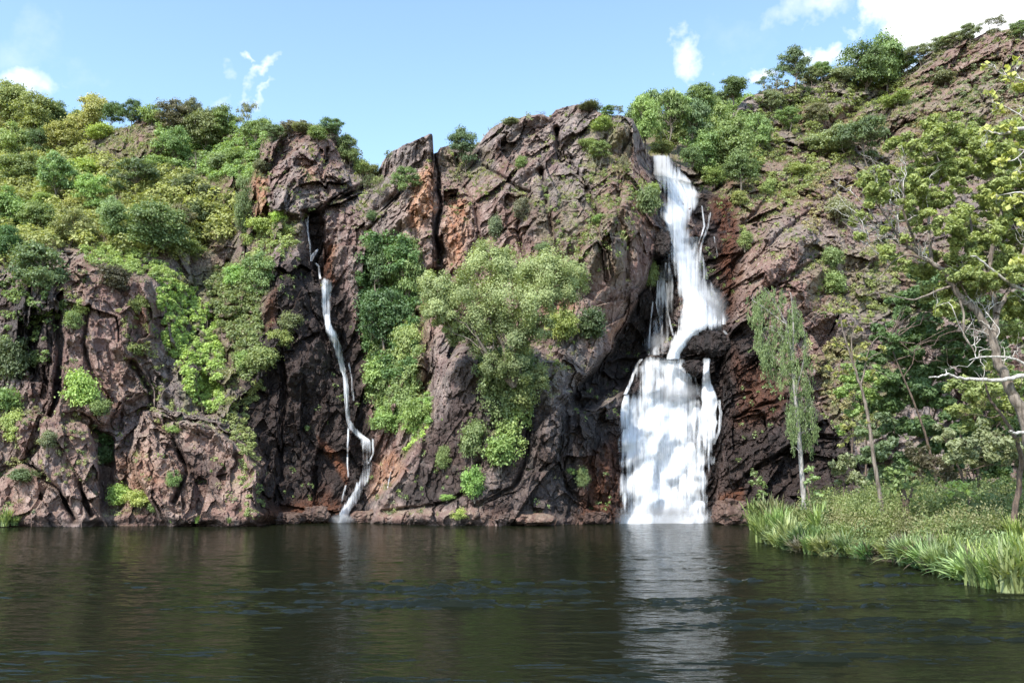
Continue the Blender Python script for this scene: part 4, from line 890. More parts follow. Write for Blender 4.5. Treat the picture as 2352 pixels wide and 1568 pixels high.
 ('loose',1828,204,114,72,'blue','tall airy gum silhouetted on the right ridge under the small cloud',T4),
 ('loose',1864,192,46,50,'sage','sage low tree right of the tall airy gum',T4),
 ('round',1888,184,50,50,'green','small green tree between the airy gum and the big dark tree',T4),
 ('bush',1930,184,42,56,'sage','sage shrub left of the big dark ridge tree',T4),
 ('round',1988,212,128,110,'deep','big dark round tree on the right ridge, left half',T4),
 ('round',2036,206,146,92,'green','big dark round tree on the right ridge, right half and taller',T4),
 ('loose',2082,168,64,50,'green','green airy tree right of the big dark ridge tree',T4),
 ('loose',2114,148,54,58,'sage','pale sage tree halfway up the right ridge',T4),
 ('loose',2160,116,36,52,'sage','low sage tree on the bare shoulder of the right ridge',T4),
 ('loose',2192,104,36,46,'sage','low sage tree just left of the last rise of the right ridge',T4),
 ('loose',2228,94,48,52,'grey','grey-green tree on the last rise of the right ridge',T4),
 ('wispy',2286,70,36,60,'grey','wispy growth on the summit at far right',T4),
 ('loose',2342,88,48,48,'green','small green tree beyond the summit at the right edge',T4),
 ('loose',1990,382,124,104,'blue','lone blue-green tree with a pale straight trunk on the right slope',T4),
 ('loose',1936,352,70,94,'sage','sage low tree left of the lone blue-green tree',T4),
 ('bush',1888,348,50,80,'sage','sage shrub on the right slope above the wet gully',T4),
 ('loose',1814,298,62,60,'green','green small tree on the ledge of the right slope',T4),
 ('loose',1880,290,60,60,'grey','grey leafless-looking tree by the orange cave of the right slope',T4),
 ('loose',1772,262,66,56,'grey','grey-green tree behind the grove on the right slope',T4),
 ('bush',1766,446,44,34,'olive','olive upright shrub on the sloping slab right of the fall',T4),
 ('bush',1840,400,36,54,'olive','olive low shrub on the right slope',T4),
 ('bush',1910,612,60,48,'green','green shrub in the middle of the right wall',T4),
 ('bush',1916,672,56,60,'olive','olive shrub on the lower ledge of the right wall',T4),
 ('bush',1924,510,70,74,'sage','soft sage shrub left of the near dead branches',T4),
 ('bush',1712,572,50,34,'olive','olive shrub beside the black wet gully right of the fall',T4),
 ('bush',1700,470,40,40,'olive','olive shrub high beside the black wet gully',T4),
 ('bush',2060,240,40,70,'olive','olive shrub on the open slope below the big dark tree',T4),
 ('bush',2150,300,44,60,'grey','grey shrub on the open right slope',T4),
 ('bush',2240,290,36,40,'green','green shrub under the purple crag at right',T4),
 ('bush',2170,190,36,60,'grey','grey shrub on the bare right ridge',T4),
]
for (k, px, py, h, w_, c, lab, g) in PLANTS:
    f_ = {T2: 1.15, T4: 1.2, T5: 1.1, T1: 1.12, T3: 1.1}.get(g, 1.0); plant(k, px, py + (5 if g in (T2, T4, T5) else 0), h * (1.04 if f_ > 1 else 1), w_ * f_, c, lab, group=g)
for (k, px, py, h, w_, c, lab, dd) in [('round',1478,330,120,90,'green','green tree on the far hill at the left of the grove',136),('loose',1512,318,126,84,'pale','pale far tree showing between the first two trees of the grove',134),('round',1568,330,120,100,'green','green far tree behind the blue-green one over the lip',134),('round',1610,330,110,90,'olive','olive far tree behind the middle of the grove',138),
 ('round',1660,310,110,100,'green','dense far tree at the right of the hill behind the grove',138),('round',1706,320,110,90,'bright','bright far tree behind the right end of the grove',136),('round',1540,352,90,90,'olive','olive bushy tree low on the far hill right behind the lip',130),('round',1620,400,110,100,'green','bushy tree filling the gap right of the lip',118),('round',1700,440,100,90,'green','bushy green tree at the lower right of the grove',113),('bush',1590,380,50,60,'deep','deep green shrub against the black rock by the lip',114)]:
    plant(k, px, py, h, w_, c, lab, group=T3, d=dd)
patch('fern_bank', 'yellow-green fern bank along the ledge under the dense dark tree', 'ferns', [(190,578),(230,556),(300,570),(360,590),(398,622),(392,640),(340,640),(280,622),(210,606)], 11000, 'lime', .16, .5, .45, 11)
patch('creeper', 'bright yellow-green creeper carpeting the gully left of the dark wall', 'creeper', [(360,650),(420,632),(470,690),(500,740),(512,820),(520,900),(498,948),(470,950),(440,910),(425,860),(390,800),(375,740)], 34000, 'lime', .17, .4, .38, 12)
patch('creeper', 'mid-green creeper filling the upper gully beside the yellow one', 'creeper', [(480,660),(530,600),(590,660),(600,760),(600,840),(560,880),(540,800),(500,720)], 13000, 'green', .18, .7, .55, 13)
patch('creeper', 'green vines hanging in a curtain under the twin dark trees', 'creeper', [(840,760),(960,780),(965,900),(940,960),(880,970),(840,900)], 18000, 'green', .16, .8, .5, 14, droop=.5)
patch('creeper', 'dense dark creeper filling the strip between the twin trees and the vines', 'creeper', [(836,560),(870,545),(950,560),(968,640),(960,780),(950,880),(860,880),(832,760),(826,640)], 26000, 'deep', .19, 1.1, .7, 23)
patch('creeper', 'fresh light green creeper at the foot of the leafy gully', 'creeper', [(870,930),(990,900),(988,960),(960,1000),(900,996),(866,970)], 7000, 'bright', .16, .5, .4, 15)
patch('moss', 'brilliant lime moss strip on the rock right of the narrow fall', 'moss', [(925,1040),(960,1000),(985,972),(975,1004),(945,1032)], 3500, 'lime', .09, .12, .16, 16)
patch('creeper', 'dark vines hanging below the big pale tree', 'creeper', [(1090,800),(1220,800),(1240,860),(1200,940),(1130,960),(1100,880)], 14000, 'green', .16, .8, .5, 17, droop=.8)
patch('creeper', 'trailing green vine down the central slab', 'creeper', [(1190,880),(1230,900),(1200,1010),(1150,1050),(1140,1000)], 5000, 'olive', .16, .4, .4, 18, droop=.7)
patch('creeper', 'leafy creeper along the foot of the yellow gully', 'creeper', [(520,930),(600,860),(610,900),(560,960),(590,1010),(590,1080),(560,1060),(530,1000)], 5000, 'olive', .14, .3, .35, 19)
patch('creeper', 'green creeper over the ledges under the dome', 'creeper', [(560,500),(650,490),(690,560),(640,600),(590,620),(560,570)], 6000, 'olive', .16, .4, .4, 20)
patch('creeper', 'straggling green growth on the left wall below the big blue-green tree', 'creeper', [(0,640),(120,650),(190,720),(160,760),(120,740),(110,840),(60,860),(0,830)], 6000, 'green', .15, .3, .4, 21)
patch('creeper', 'straw and green tangle on the shaded rock behind the weeping gum', 'creeper', [(1860,820),(1920,760),(1980,860),(1990,960),(1920,960),(1880,900)], 5000, 'straw', .15, .3, .4, 22)

patch('undergrowth', 'sparse straw and olive tufts over the pink rocks of the lower left wall', 'undergrowth', [(0,950),(160,930),(230,980),(240,1100),(120,1110),(0,1080)], 2600, 'straw', .11, .15, .28, 25, 'stuff', per=36)
patch('undergrowth', 'sparse olive growth on the ribs of the left wall', 'undergrowth', [(270,690),(350,700),(380,900),(440,960),(380,1010),(330,900),(290,820)], 3200, 'olive', .12, .2, .3, 26, 'stuff', per=36)
patch('undergrowth', 'mossy olive growth between the left ramp and the dark wall', 'undergrowth', [(520,960),(590,990),(610,1180),(560,1190),(550,1060)], 2600, 'olive', .12, .2, .3, 27, 'stuff', per=36)
patch('undergrowth', 'olive growth in the grooves of the central wall', 'undergrowth', [(1240,420),(1330,380),(1480,430),(1440,600),(1330,640),(1270,560)], 4200, 'olive', .13, .2, .32, 28, 'stuff', per=36)
# the big pale tree on the central wall : many domes of fine foliage
def pale_tree():
    r = rng(900); d0 = float(samp(DSM, 1180, 868)) - 1.0; base = P(1180, 868, d0)
    o = thing('tree', 'big spreading pale green tree growing from the brow of the central wall', 'tree', base)
    W_ = Acc(); C = Acc()
    dom = [(1112,620,62),(1060,668,56),(1000,668,44),(1040,700,46),(1170,622,56),(1225,640,56),(1268,628,58),(1312,640,42),(1150,680,62),(1095,735,52),(1210,700,56),(1262,690,50),(1160,745,58),(1112,790,40),(1188,790,44),(1305,672,40),(1005,715,34),(1060,765,34),(1130,840,34),(1195,845,34),(1236,752,34),(1140,600,30),(985,650,24),(1024,735,28)]
    fk = [bend(np.zeros(3) - [0, 0, .8], P(x, y, d0 - q) - base, r, 9, .04) for (x, y, q) in ((1130,720,1.4),(1190,700,.6),(1240,700,1.6),(1080,740,2.2))]
    for f_ in fk: W_.add(*tube(f_, np.linspace(.24, .07, 9), 7))
    for (x, y, rp) in dom:
        rr = rp * d0 / F; dc = d0 - 1.2 - r.uniform(-1.3, 1.8); c = P(x, y, dc) - base
        f_ = fk[np.argmin([np.linalg.norm(q[-1] - c) for q in fk])]; lp = bend(f_[r.integers(4, 8)], c, r, 7, .06); W_.add(*tube(lp, np.linspace(.07, .02, 7), 5))
        for _ in range(7): W_.add(*tube(bend(lp[r.integers(3, 7)], c + unit(r.normal(size=3)) * rr * .8, r, 4, .1), [.02, .014, .01, .006], 3))
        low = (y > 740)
        for s_ in range(16):
            sd = unit(r.normal(size=3) + [0, -.35, .35]); sc_ = c + sd * rr * r.uniform(.45, .95); sr = rr * r.uniform(.22, .46); m_ = 300
            d = unit(r.normal(size=(m_, 3)))
            pos = sc_ + d * sr * (r.uniform(.05, 1.3, (m_, 1)) ** .6 + .12 * r.normal(size=(m_, 1)))
            Vq, Fq = leaf_quads(pos, d * .5 + sd * .9 + [0, -.1, .3] + r.normal(size=(m_, 3)) * .5, .115, r, 1.6)
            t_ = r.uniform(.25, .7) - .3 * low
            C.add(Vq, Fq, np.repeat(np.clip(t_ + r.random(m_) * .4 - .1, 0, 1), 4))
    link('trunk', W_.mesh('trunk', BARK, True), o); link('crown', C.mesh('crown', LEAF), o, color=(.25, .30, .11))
pale_tree()

# boulders and waterline rocks
def boulder(px, py, wpx, hpx, label, d=None, seed=0, wetv=1.0, deep=.8, front=0.0, name='boulder'):
    dd = (float(samp(DMIN, px, py)) if d is None else d) - front; rx = wpx * dd / F / 2; rz_ = hpx * dd / F / 2
    bm = bmesh.new(); bmesh.ops.create_icosphere(bm, subdivisions=5, radius=1); v = np.array([x.co[:] for x in bm.verts]); 
    f = np.array([[x.index for x in y.verts] for y in bm.faces]); bm.free()
    sc_ = np.array([rx, rx * deep, rz_]); w0 = np.sign(v) * np.abs(v) ** .82 * sc_; o_, e_ = facets(w0 / (rx * .62) + seed * 7.7, 5); o2_, e2_ = facets(w0 / (rx * .25) + seed * 3.3, 15)
    w0 = w0 * (1 + o_[:, None] * .22 + o2_[:, None] * .09 + fbm(w0 * 3 + seed, 3, 2)[:, None] * .05)
    m_ = np.tile(np.array([[wetv, .25 * (wetv < .9), .15, 1.0]]), (len(w0), 1))
    return tag(link(name, mesh_np(name, w0, f, ROCK, False, {'mask': m_, 'pale': m_[:, 0] * 0 + (.4 if wetv < .5 else 0)}), None, P(px, py, dd)), label, 'boulder', 'boulders around the falls')
boulder(1622, 792, 92, 62, 'black wet boulder parting the water between the two tiers', seed=1, front=.6)
boulder(1590, 846, 44, 36, 'small dark wet rock standing in the top of the lower cascade', seed=2, front=.8, wetv=1.0)
boulder(1524, 560, 34, 60, 'black knob of rock at the left edge of the plunging water', seed=3, front=.8)
boulder(1680, 1178, 84, 56, 'rust-brown boulder at the waterline right of the main fall', seed=5, wetv=.55, front=.3)
boulder(728, 1180, 60, 34, 'brown boulder at the foot of the narrow fall, left side', seed=7, wetv=.6, front=.3)
boulder(660, 1190, 70, 26, 'low flat boulder at the waterline under the dark wall', seed=8, wetv=.7, front=.3)
boulder(842, 1188, 76, 30, 'low reddish boulder at the foot of the narrow fall, right side', seed=9, wetv=.4, front=.3)
boulder(1230, 1192, 90, 24, 'low pinkish rock at the waterline below the central wall', seed=10, wetv=.3, front=.5)
boulder(1370, 1190, 60, 30, 'dark rock at the waterline just left of the main fall', seed=12, wetv=.8, front=.4)

# ================================================================== THE RIGHT BANK
SH = np.array([(12,16.5),(24,18.0),(32.3,18.75),(33.8,18.0),(37.7,18.9),(41.6,18.6),(46,18.9),(48.5,17.6),(51.6,16.0),(57,16.4),(62.2,17.2),(70,19.2),(80.7,21.9),(92,25)])
def inland(x, y):
    return x - np.interp(y, SH[:, 0], SH[:, 1]) - fbm(np.stack([np.asarray(x) / 2.5, np.asarray(y) / 2.5, np.asarray(x) * 0], -1).reshape(-1, 3), 3, 6).reshape(np.shape(x)) * .35
def bank_z(x, y):
    t = inland(x, y); n_ = fbm(np.stack([np.asarray(x) / 4, np.asarray(y) / 4, np.asarray(x) * 0 + 3], -1).reshape(-1, 3), 4, 16).reshape(np.shape(x))
    return -.9 + 1.15 * sst(-1.2, .8, t) + .9 * sst(.5, 12, t) + .25 * n_ * sst(0, 3, t) + 1.2 * sst(14, 40, t)
gx, gy = np.meshgrid(np.linspace(12, 75, 210), np.linspace(10, 96, 250)); gz = bank_z(gx, gy)
def ground_material():
    m, t, n, l = new_mat('bank_soil'); o = n('ShaderNodeOutputMaterial'); b = n('ShaderNodeBsdfPrincipled'); l(b.outputs[0], o.inputs[0]); c = n('ShaderNodeTexCoord').outputs['Object']
    v = noise_n(t, c, 1.4, 6, .7); l(mixc(t, ramp(t, v, .4, .62), (.045, .032, .022), (.085, .095, .03)), b.inputs['Base Color']); b.inputs['Roughness'].default_value = .95
    bp = n('ShaderNodeBump'); bp.inputs['Distance'].default_value = .1; l(v, bp.inputs['Height']); l(bp.outputs[0], b.inputs['Normal']); return m
ii = np.arange(gx.size).reshape(gx.shape); q = np.stack([ii[:-1, :-1], ii[:-1, 1:], ii[1:, 1:], ii[1:, :-1]], -1).reshape(-1, 4)
tag(link('ground', mesh_np('ground', np.stack([gx, gy, gz], -1).reshape(-1, 3), q, ground_material(), True)), kind='structure')
def on_bank(px, d):
    x = P(px, 1200, d)[0]; return np.array([x, d, float(bank_z(np.array([x]), np.array([float(d)]))[0])])

def blob_tree(name, label, base, polys, blobs, leaf, col, cat='tree', dens=1.0, bark=BARK, droop=0, seed=0, twigs=1.0, dead=(), asp=1.8, dmain=None, sub=9, bare=()):
    """polys: limbs [(points (px,py,d)), r0, r1]; blobs: foliage masses (px,py,radius px,d)"""
    r = rng(seed + 3000); base = np.array(base); o = thing(name, label, cat, base); W_ = Acc(); C = Acc(); nodes = []
    for pts, r0, r1 in polys:
        q = np.array([P(a, b, c) for a, b, c in pts]) - base
        t = np.linspace(0, len(q) - 1, (len(q) - 1) * 5 + 1); q2 = np.stack([np.interp(t, np.arange(len(q)), q[:, k]) for k in range(3)], -1)
        for _ in range(2): q2[1:-1] = (q2[:-2] + q2[1:-1] * 2 + q2[2:]) / 4
        q2[1:-1] += r.normal(size=q2[1:-1].shape) * r0 * .10; rad = np.linspace(r0, r1, len(q2)) * (1 + r.normal(size=len(q2)) * .05)
        W_.add(*tube(q2, rad, 9)); nodes.append(q2[len(q2) // 3:])
    nodes = np.concatenate(nodes)
    for (x, y, rp, d) in blobs:
        R_ = rp * d / F; c = P(x, y, d) - base
        j = np.argmin(np.linalg.norm(nodes - c, axis=1) + r.uniform(0, R_ * .5, len(nodes))); lp = bend(nodes[j], c, r, 8, .07, .04); W_.add(*tube(lp, np.linspace(max(.012, R_ * .03), .01, 8), 5))
        for _ in range(int(sub * twigs)):
            e = c + unit(r.normal(size=3) + [0, 0, .2]) * R_ * r.uniform(.6, 1.05); W_.add(*tube(bend(lp[r.integers(3, 8)], e, r, 5, .1), np.linspace(max(.008, R_ * .012), .004, 5), 3))
        for s_ in range(sub):
            sd = unit(r.normal(size=3)); sc_ = c + sd * R_ * r.uniform(.35, .9) * [1, .9, .85]; sr = R_ * r.uniform(.22, .42); m_ = int(dens * 11 * (sr / leaf) ** 2)
            if m_ < 2: continue
            dd = unit(r.normal(size=(m_, 3))); pos = sc_ + dd * sr * r.uniform(.15, 1.1, (m_, 1)) ** .5 * [1, 1, .7]
            al = None if not droop else r.normal(size=(m_, 3)) * .5 + [0, 0, -droop]
            Vq, Fq = leaf_quads(pos, dd * .6 + [0, -.1, .5] + r.normal(size=(m_, 3)) * .6, leaf, r, asp, al); t_ = r.uniform(0, .55)
            C.add(Vq, Fq, np.repeat(np.clip(t_ + r.random(m_) * .45, 0, 1), 4))
    link('trunk', W_.mesh('trunk', bark, True), o)
    if C.V: link('crown', C.mesh('crown', LEAF), o, color=col)
    if bare:
        B_ = Acc()
        for (x, y, ln, ax, ay) in bare:
            s0 = P(x, y, dmain or 42) - base; j = np.argmin(np.linalg.norm(nodes - s0, axis=1) + r.uniform(0, .4, len(nodes))); e = P(x + ax * ln, y + ay * ln, (dmain or 42) + r.normal() * .5) - base
            tw = bend(nodes[j], e, r, 9, .07, .05); B_.add(*tube(tw, np.linspace(.028, .008, 9), 5))
            for _ in range(5): k_ = r.integers(3, 9); B_.add(*tube(bend(tw[k_], tw[k_] + unit(r.normal(size=3) + [-.4, 0, .5]) * r.uniform(.3, .8), r, 5, .12), np.linspace(.012, .005, 5), 3))
        link('bare_twigs', B_.mesh('bare_twigs', PALEBARK, True), o)
    for pts, r0, r1 in dead:
        q = np.array([P(a, b, c) for a, b, c in pts]) - base; t = np.linspace(0, len(q) - 1, (len(q) - 1) * 4 + 1); q2 = np.stack([np.interp(t, np.arange(len(q)), q[:, k]) for k in range(3)], -1)
        q2[1:-1] = (q2[:-2] + q2[1:-1] * 2 + q2[2:]) / 4; q2[1:-1] += r.normal(size=q2[1:-1].shape) * r0 * .18
        A = Acc(); A.add(*tube(q2, np.linspace(r0, r1, len(q2)), 8)); link('dead_branch', A.mesh('dead_branch', PALEBARK, True), o)
    return o
def scatter_blobs(poly, n, rlo, rhi, dlo, dhi, seed):
    r = rng(seed); pl = np.array(poly, float); q = r.uniform(pl.min(0), pl.max(0), (n * 30, 2)); q = q[inside(q[:, 0], q[:, 1], poly)]; outp = []
    for a, b in q:
        if all((a - x) ** 2 + (b - y) ** 2 > (rlo * .62) ** 2 for x, y, _, _ in outp): outp.append((a, b, r.uniform(rlo, rhi), r.uniform(dlo, dhi)))
        if len(outp) >= n: break
    return outp
# --- background trees of the bank
def bg(label, px, d, blobs, col, leaf=.17, seed=0, dens=1.0, name='tree', cat='tree', **k):
    b = on_bank(px, d); xb, yb = unproj(b); top = min(blobs, key=lambda q: q[1]); mid = blobs[len(blobs) // 2]
    polys = [([(xb, yb + 6, d), ((xb * 2 + mid[0]) / 3, (yb + mid[1]) / 2, d), (mid[0], mid[1], mid[3])], .13, .04)]
    return blob_tree(name, label, b, polys, blobs, leaf, col, cat, dens, seed=seed, bark=DARKBARK, **k)
def D3(l, d, r=rng(5)): return [(x, y, s, d + r.uniform(-1.5, 1.5)) for x, y, s in l]
bg('dense dark glossy-leaved tree behind the slender leaning tree on the right bank', 2100, 71, D3([(2060,800,52),(2125,830,62),(2080,900,64),(2150,905,56),(2110,965,56),(2185,830,46),(2035,870,40),(2200,960,46),(2150,760,44),(2065,985,46),(2150,1020,50)],71), G['deep'], seed=1, dens=3.2, leaf=.2)
bg('broad green tree behind the limbs of the big near tree', 2170, 66, D3([(2110,680,50),(2165,715,56),(2085,735,44),(2205,770,50),(2255,790,46),(2042,785,34),(2130,640,44),(2200,660,52),(2250,700,46),(2300,740,50),(2330,690,46)],66), G['deep'], seed=2, dens=2.8)
bg('olive tree between the dead white branch and the grey-green shrubs on the right bank', 2250, 62, D3([(2212,880,46),(2262,905,50),(2305,945,48),(2240,965,46),(2290,860,36),(2345,900,44),(2205,935,34)],62), G['olive'], seed=3, dens=1.6)
bg('grey-green rounded tree low on the right bank', 2240, 60, D3([(2200,1030,46),(2250,1045,50),(2295,1025,46),(2165,1000,30),(2330,1060,46),(2270,990,34),(2380,1040,50)],60), G['sage'], seed=4, dens=2)
bg('blue-green leafy tree just right of the slender leaning tree', 2025, 64, D3([(1998,985,34),(2012,1040,38),(2045,1030,38),(2030,1085,36),(1985,1045,26),(2060,1085,30),(2040,960,26)],64), G['blue'], seed=5, dens=2)
bg('bright shrubby tree left of the slender leaning tree, before the dark slab', 1955, 70, D3([(1932,900,26),(1950,860,30),(1985,900,28),(1960,945,24),(2010,860,30),(1930,985,18),(2010,910,24)],70), G['bright'], seed=6, dens=1.4)
bg('brownish dry shrub under the dense dark tree', 2125, 63, D3([(2105,1040,32),(2140,1060,38),(2170,1085,32),(2100,1085,26)],63), G['brown'], seed=7, dens=1.0, leaf=.12, name='shrub', cat='shrub')
bg('sage rounded shrub at the foot of the dark slab beside the weeping gum', 1935, 68, D3([(1920,1068,22),(1950,1058,24),(1940,1095,30),(1975,1100,24)],68), G['sage'], seed=8, name='shrub', cat='shrub')
bg('slim leafy sapling by the water left of the weeping gum', 1742, 74, D3([(1733,1082,13),(1745,1105,15),(1726,1108,10),(1748,1135,13),(1738,1155,12),(1756,1118,9)],74), G['green'], seed=9, dens=.9, leaf=.15)
bg('pale leafy sapling touching the trunk of the weeping gum', 1868, 62, D3([(1860,1080,14),(1872,1100,14),(1852,1108,11),(1880,1130,12)],62), G['pale'], seed=10, dens=.8, leaf=.16)
bg('leafy sapling around the dark stump', 2082, 52, D3([(2052,1090,24),(2080,1080,22),(2070,1120,26),(2100,1115,16),(2045,1130,20)],52), G['green'], seed=11, dens=.7, leaf=.16)
bg('yellow-green sapling among the low shrubs at the right', 2205, 50, D3([(2190,1110,16),(2212,1120,18),(2230,1140,16),(2180,1135,14)],50), G['lime'], seed=12, dens=.6, leaf=.15)
bg('green broadleaf tree filling the right edge above the grey-green tree', 2400, 56, D3([(2360,770,46),(2390,840,60),(2345,960,36),(2400,940,60),(2420,720,60)],56), G['green'], seed=13, dens=1.0)
bg('dark green tree closing the gap behind the grey-green rounded tree', 2230, 74, D3([(2230,1000,50),(2280,1060,56),(2180,1060,50),(2330,1000,60),(2130,1100,44),(2240,1110,50),(2320,1110,50),(2390,1080,60),(2350,930,46),(2270,940,46)],74), G['deep'], seed=15, dens=2.2, leaf=.2)
bg('dark green understorey tree behind the stump', 2070, 74, D3([(2060,1090,46),(2110,1120,40),(2010,1110,40),(2090,1050,40)],74), G['deep'], seed=16, dens=2, leaf=.2)
bg('deep green tree filling in above the dead white branch', 2160, 72, D3([(2080,790,44),(2120,760,40),(2210,830,50),(2250,860,46),(2170,800,44),(2290,820,46),(2000,830,34),(2330,880,46),(2020,760,30),(2060,700,30),(2140,860,40)],72), G['deep'], seed=17, dens=3, leaf=.18)
bg('deep green tree on the slope behind the twiggy top of the leaning tree', 1990, 80, D3([(1960,870,30),(2000,830,34),(1990,930,36),(2040,940,34),(2030,880,30)],80), G['deep'], seed=18, dens=2, leaf=.18)
# --- the dark stump
st = on_bank(2085, 52); sx0, sy0 = unproj(st)
blob_tree('stump', 'dark broken stump standing in the low shrubs of the right bank', st, [([(2086, sy0 + 4, 52), (2083, 1185, 52), (2078, 1150, 52), (2071, 1122, 52)], .24, .15), ([(2080, 1160, 52), (2092, 1140, 52), (2095, 1122, 52)], .11, .05)], [], .1, (.1,.1,.1), 'stump', bark=DARKBARK, seed=14)
# --- weeping gum
d = 63.0; b = on_bank(1850, d); bx, by = unproj(b)
gum = thing('tree', 'slender pale-trunked weeping gum at the water edge of the right bank', 'tree', b); r = rng(61); W_ = Acc(); C = Acc()
trunk = [([(1852, by + 4), (1846, 1140), (1839, 1050), (1832, 960), (1824, 880), (1816, 800), (1806, 745), (1786, 705), (1764, 672)], .20, .03), ([(1819, 830), (1823, 760), (1819, 700), (1816, 672)], .08, .02), ([(1810, 790), (1792, 765), (1775, 748), (1758, 752)], .07, .02),
         ([(1826, 900), (1842, 850), (1850, 800), (1848, 760)], .06, .02), ([(1806, 745), (1772, 720), (1745, 700), (1728, 690)], .06, .02), ([(1832, 960), (1856, 930), (1868, 920)], .04, .015), ([(1822, 870), (1790, 830), (1765, 810)], .05, .015), ([(1838, 1040), (1826, 1025), (1815, 1030)], .03, .01), ([(1836, 1000), (1852, 985), (1866, 985)], .03, .01)]
tips = []
for pts, r0, r1 in trunk:
    q = np.array([P(a, c, d + r.normal() * .15) for a, c in pts]) - b; t = np.linspace(0, len(q) - 1, (len(q) - 1) * 4 + 1); q2 = np.stack([np.interp(t, np.arange(len(q)), q[:, k]) for k in range(3)], -1)
    q2[1:-1] = (q2[:-2] + q2[1:-1] * 2 + q2[2:]) / 4; W_.add(*tube(q2, np.linspace(r0, r1, len(q2)), 8)); tips.append(q2)
tp = np.concatenate([t[len(t) // (2 if i == 0 else 4):] for i, t in enumerate(tips)])
zone = [(1712,680),(1740,660),(1790,655),(1830,690),(1858,745),(1862,820),(1870,900),(1880,980),(1850,1010),(1815,1000),(1800,880),(1770,850),(1740,800),(1722,740)]
hang = r.uniform([1710, 655], [1885, 1010], (1500, 2)); hang = hang[inside(hang[:, 0], hang[:, 1], zone)][:300]
for (x, y) in hang:
    s0 = P(x, y, d + r.normal() * .9) - b; j = np.argmin(np.linalg.norm(tp - s0 - [0, 0, .5], axis=1) + r.uniform(0, .5, len(tp)))
    if r.random() < .55: W_.add(*tube(bend(tp[j], s0, r, 5, .08, .15), np.linspace(.014, .006, 5), 3))
    ln = r.uniform(.5, 1.7); st_ = bend(s0, s0 + [r.normal() * .12, r.normal() * .12, -ln], r, 6, .05); m_ = int(44 * ln); k_ = r.uniform(0, 5, m_); pos = np.stack([np.interp(k_, np.arange(6), st_[:, i]) for i in range(3)], -1) + r.normal(size=(m_, 3)) * .07
    Vq, Fq = leaf_quads(pos, r.normal(size=(m_, 3)) * [1, 1, .3], .05, r, 4.6, r.normal(size=(m_, 3)) * .35 + [0, 0, -1]); C.add(Vq, Fq, np.repeat(np.clip(r.uniform(0, .5) + r.random(m_) * .5, 0, 1), 4))
link('trunk', W_.mesh('trunk', GREYBARK, True), gum); link('crown', C.mesh('crown', LEAF), gum, color=(.16, .22, .075))
# --- slender leaning tree
d = 56.0; b = on_bank(2030, d); bx, by = unproj(b)
Lt = lambda l: [(x, y, d) for x, y in l]
blob_tree('tree', 'slender leaning grey tree with sparse yellow-green leaves and twiggy top', b,
 [(Lt([(2032, by + 4), (2022, 1140), (2008, 1060), (2000, 1000), (1993, 950), (1984, 910), (1972, 872), (1960, 835), (1948, 800), (1936, 760), (1928, 715)]), .15, .03), (Lt([(1976, 885), (1984, 860), (1988, 830), (2008, 815), (2035, 805)]), .06, .02), (Lt([(1958, 830), (1955, 780), (1965, 740), (1962, 700)]), .05, .015),
  (Lt([(1948, 800), (1930, 790), (1912, 780)]), .04, .012), (Lt([(1996, 985), (1975, 975), (1960, 978)]), .03, .01), (Lt([(1988, 830), (2000, 790), (2020, 770), (2045, 780)]), .04, .01), (Lt([(1988, 840), (2015, 850), (2045, 870)]), .03, .01)],
 [(x, y, s, d + q) for x, y, s, q in [(1925,715,15,0),(1935,745,16,.3),(1915,785,15,-.3),(1942,790,18,.2),(1960,710,13,0),(1965,752,18,.4),(1990,790,16,0),(1975,825,15,-.2),(1950,850,14,.3),(1905,845,13,0),(1926,860,12,0),(2005,860,12,.2),(2030,800,14,0),(1942,975,20,0),(1950,1000,18,.3),(1995,970,10,0),(1932,1020,12,0),(1960,905,10,0),(1935,690,9,0)]], .14, (.28, .29, .07), dens=.9, seed=21, twigs=3.0, sub=5)
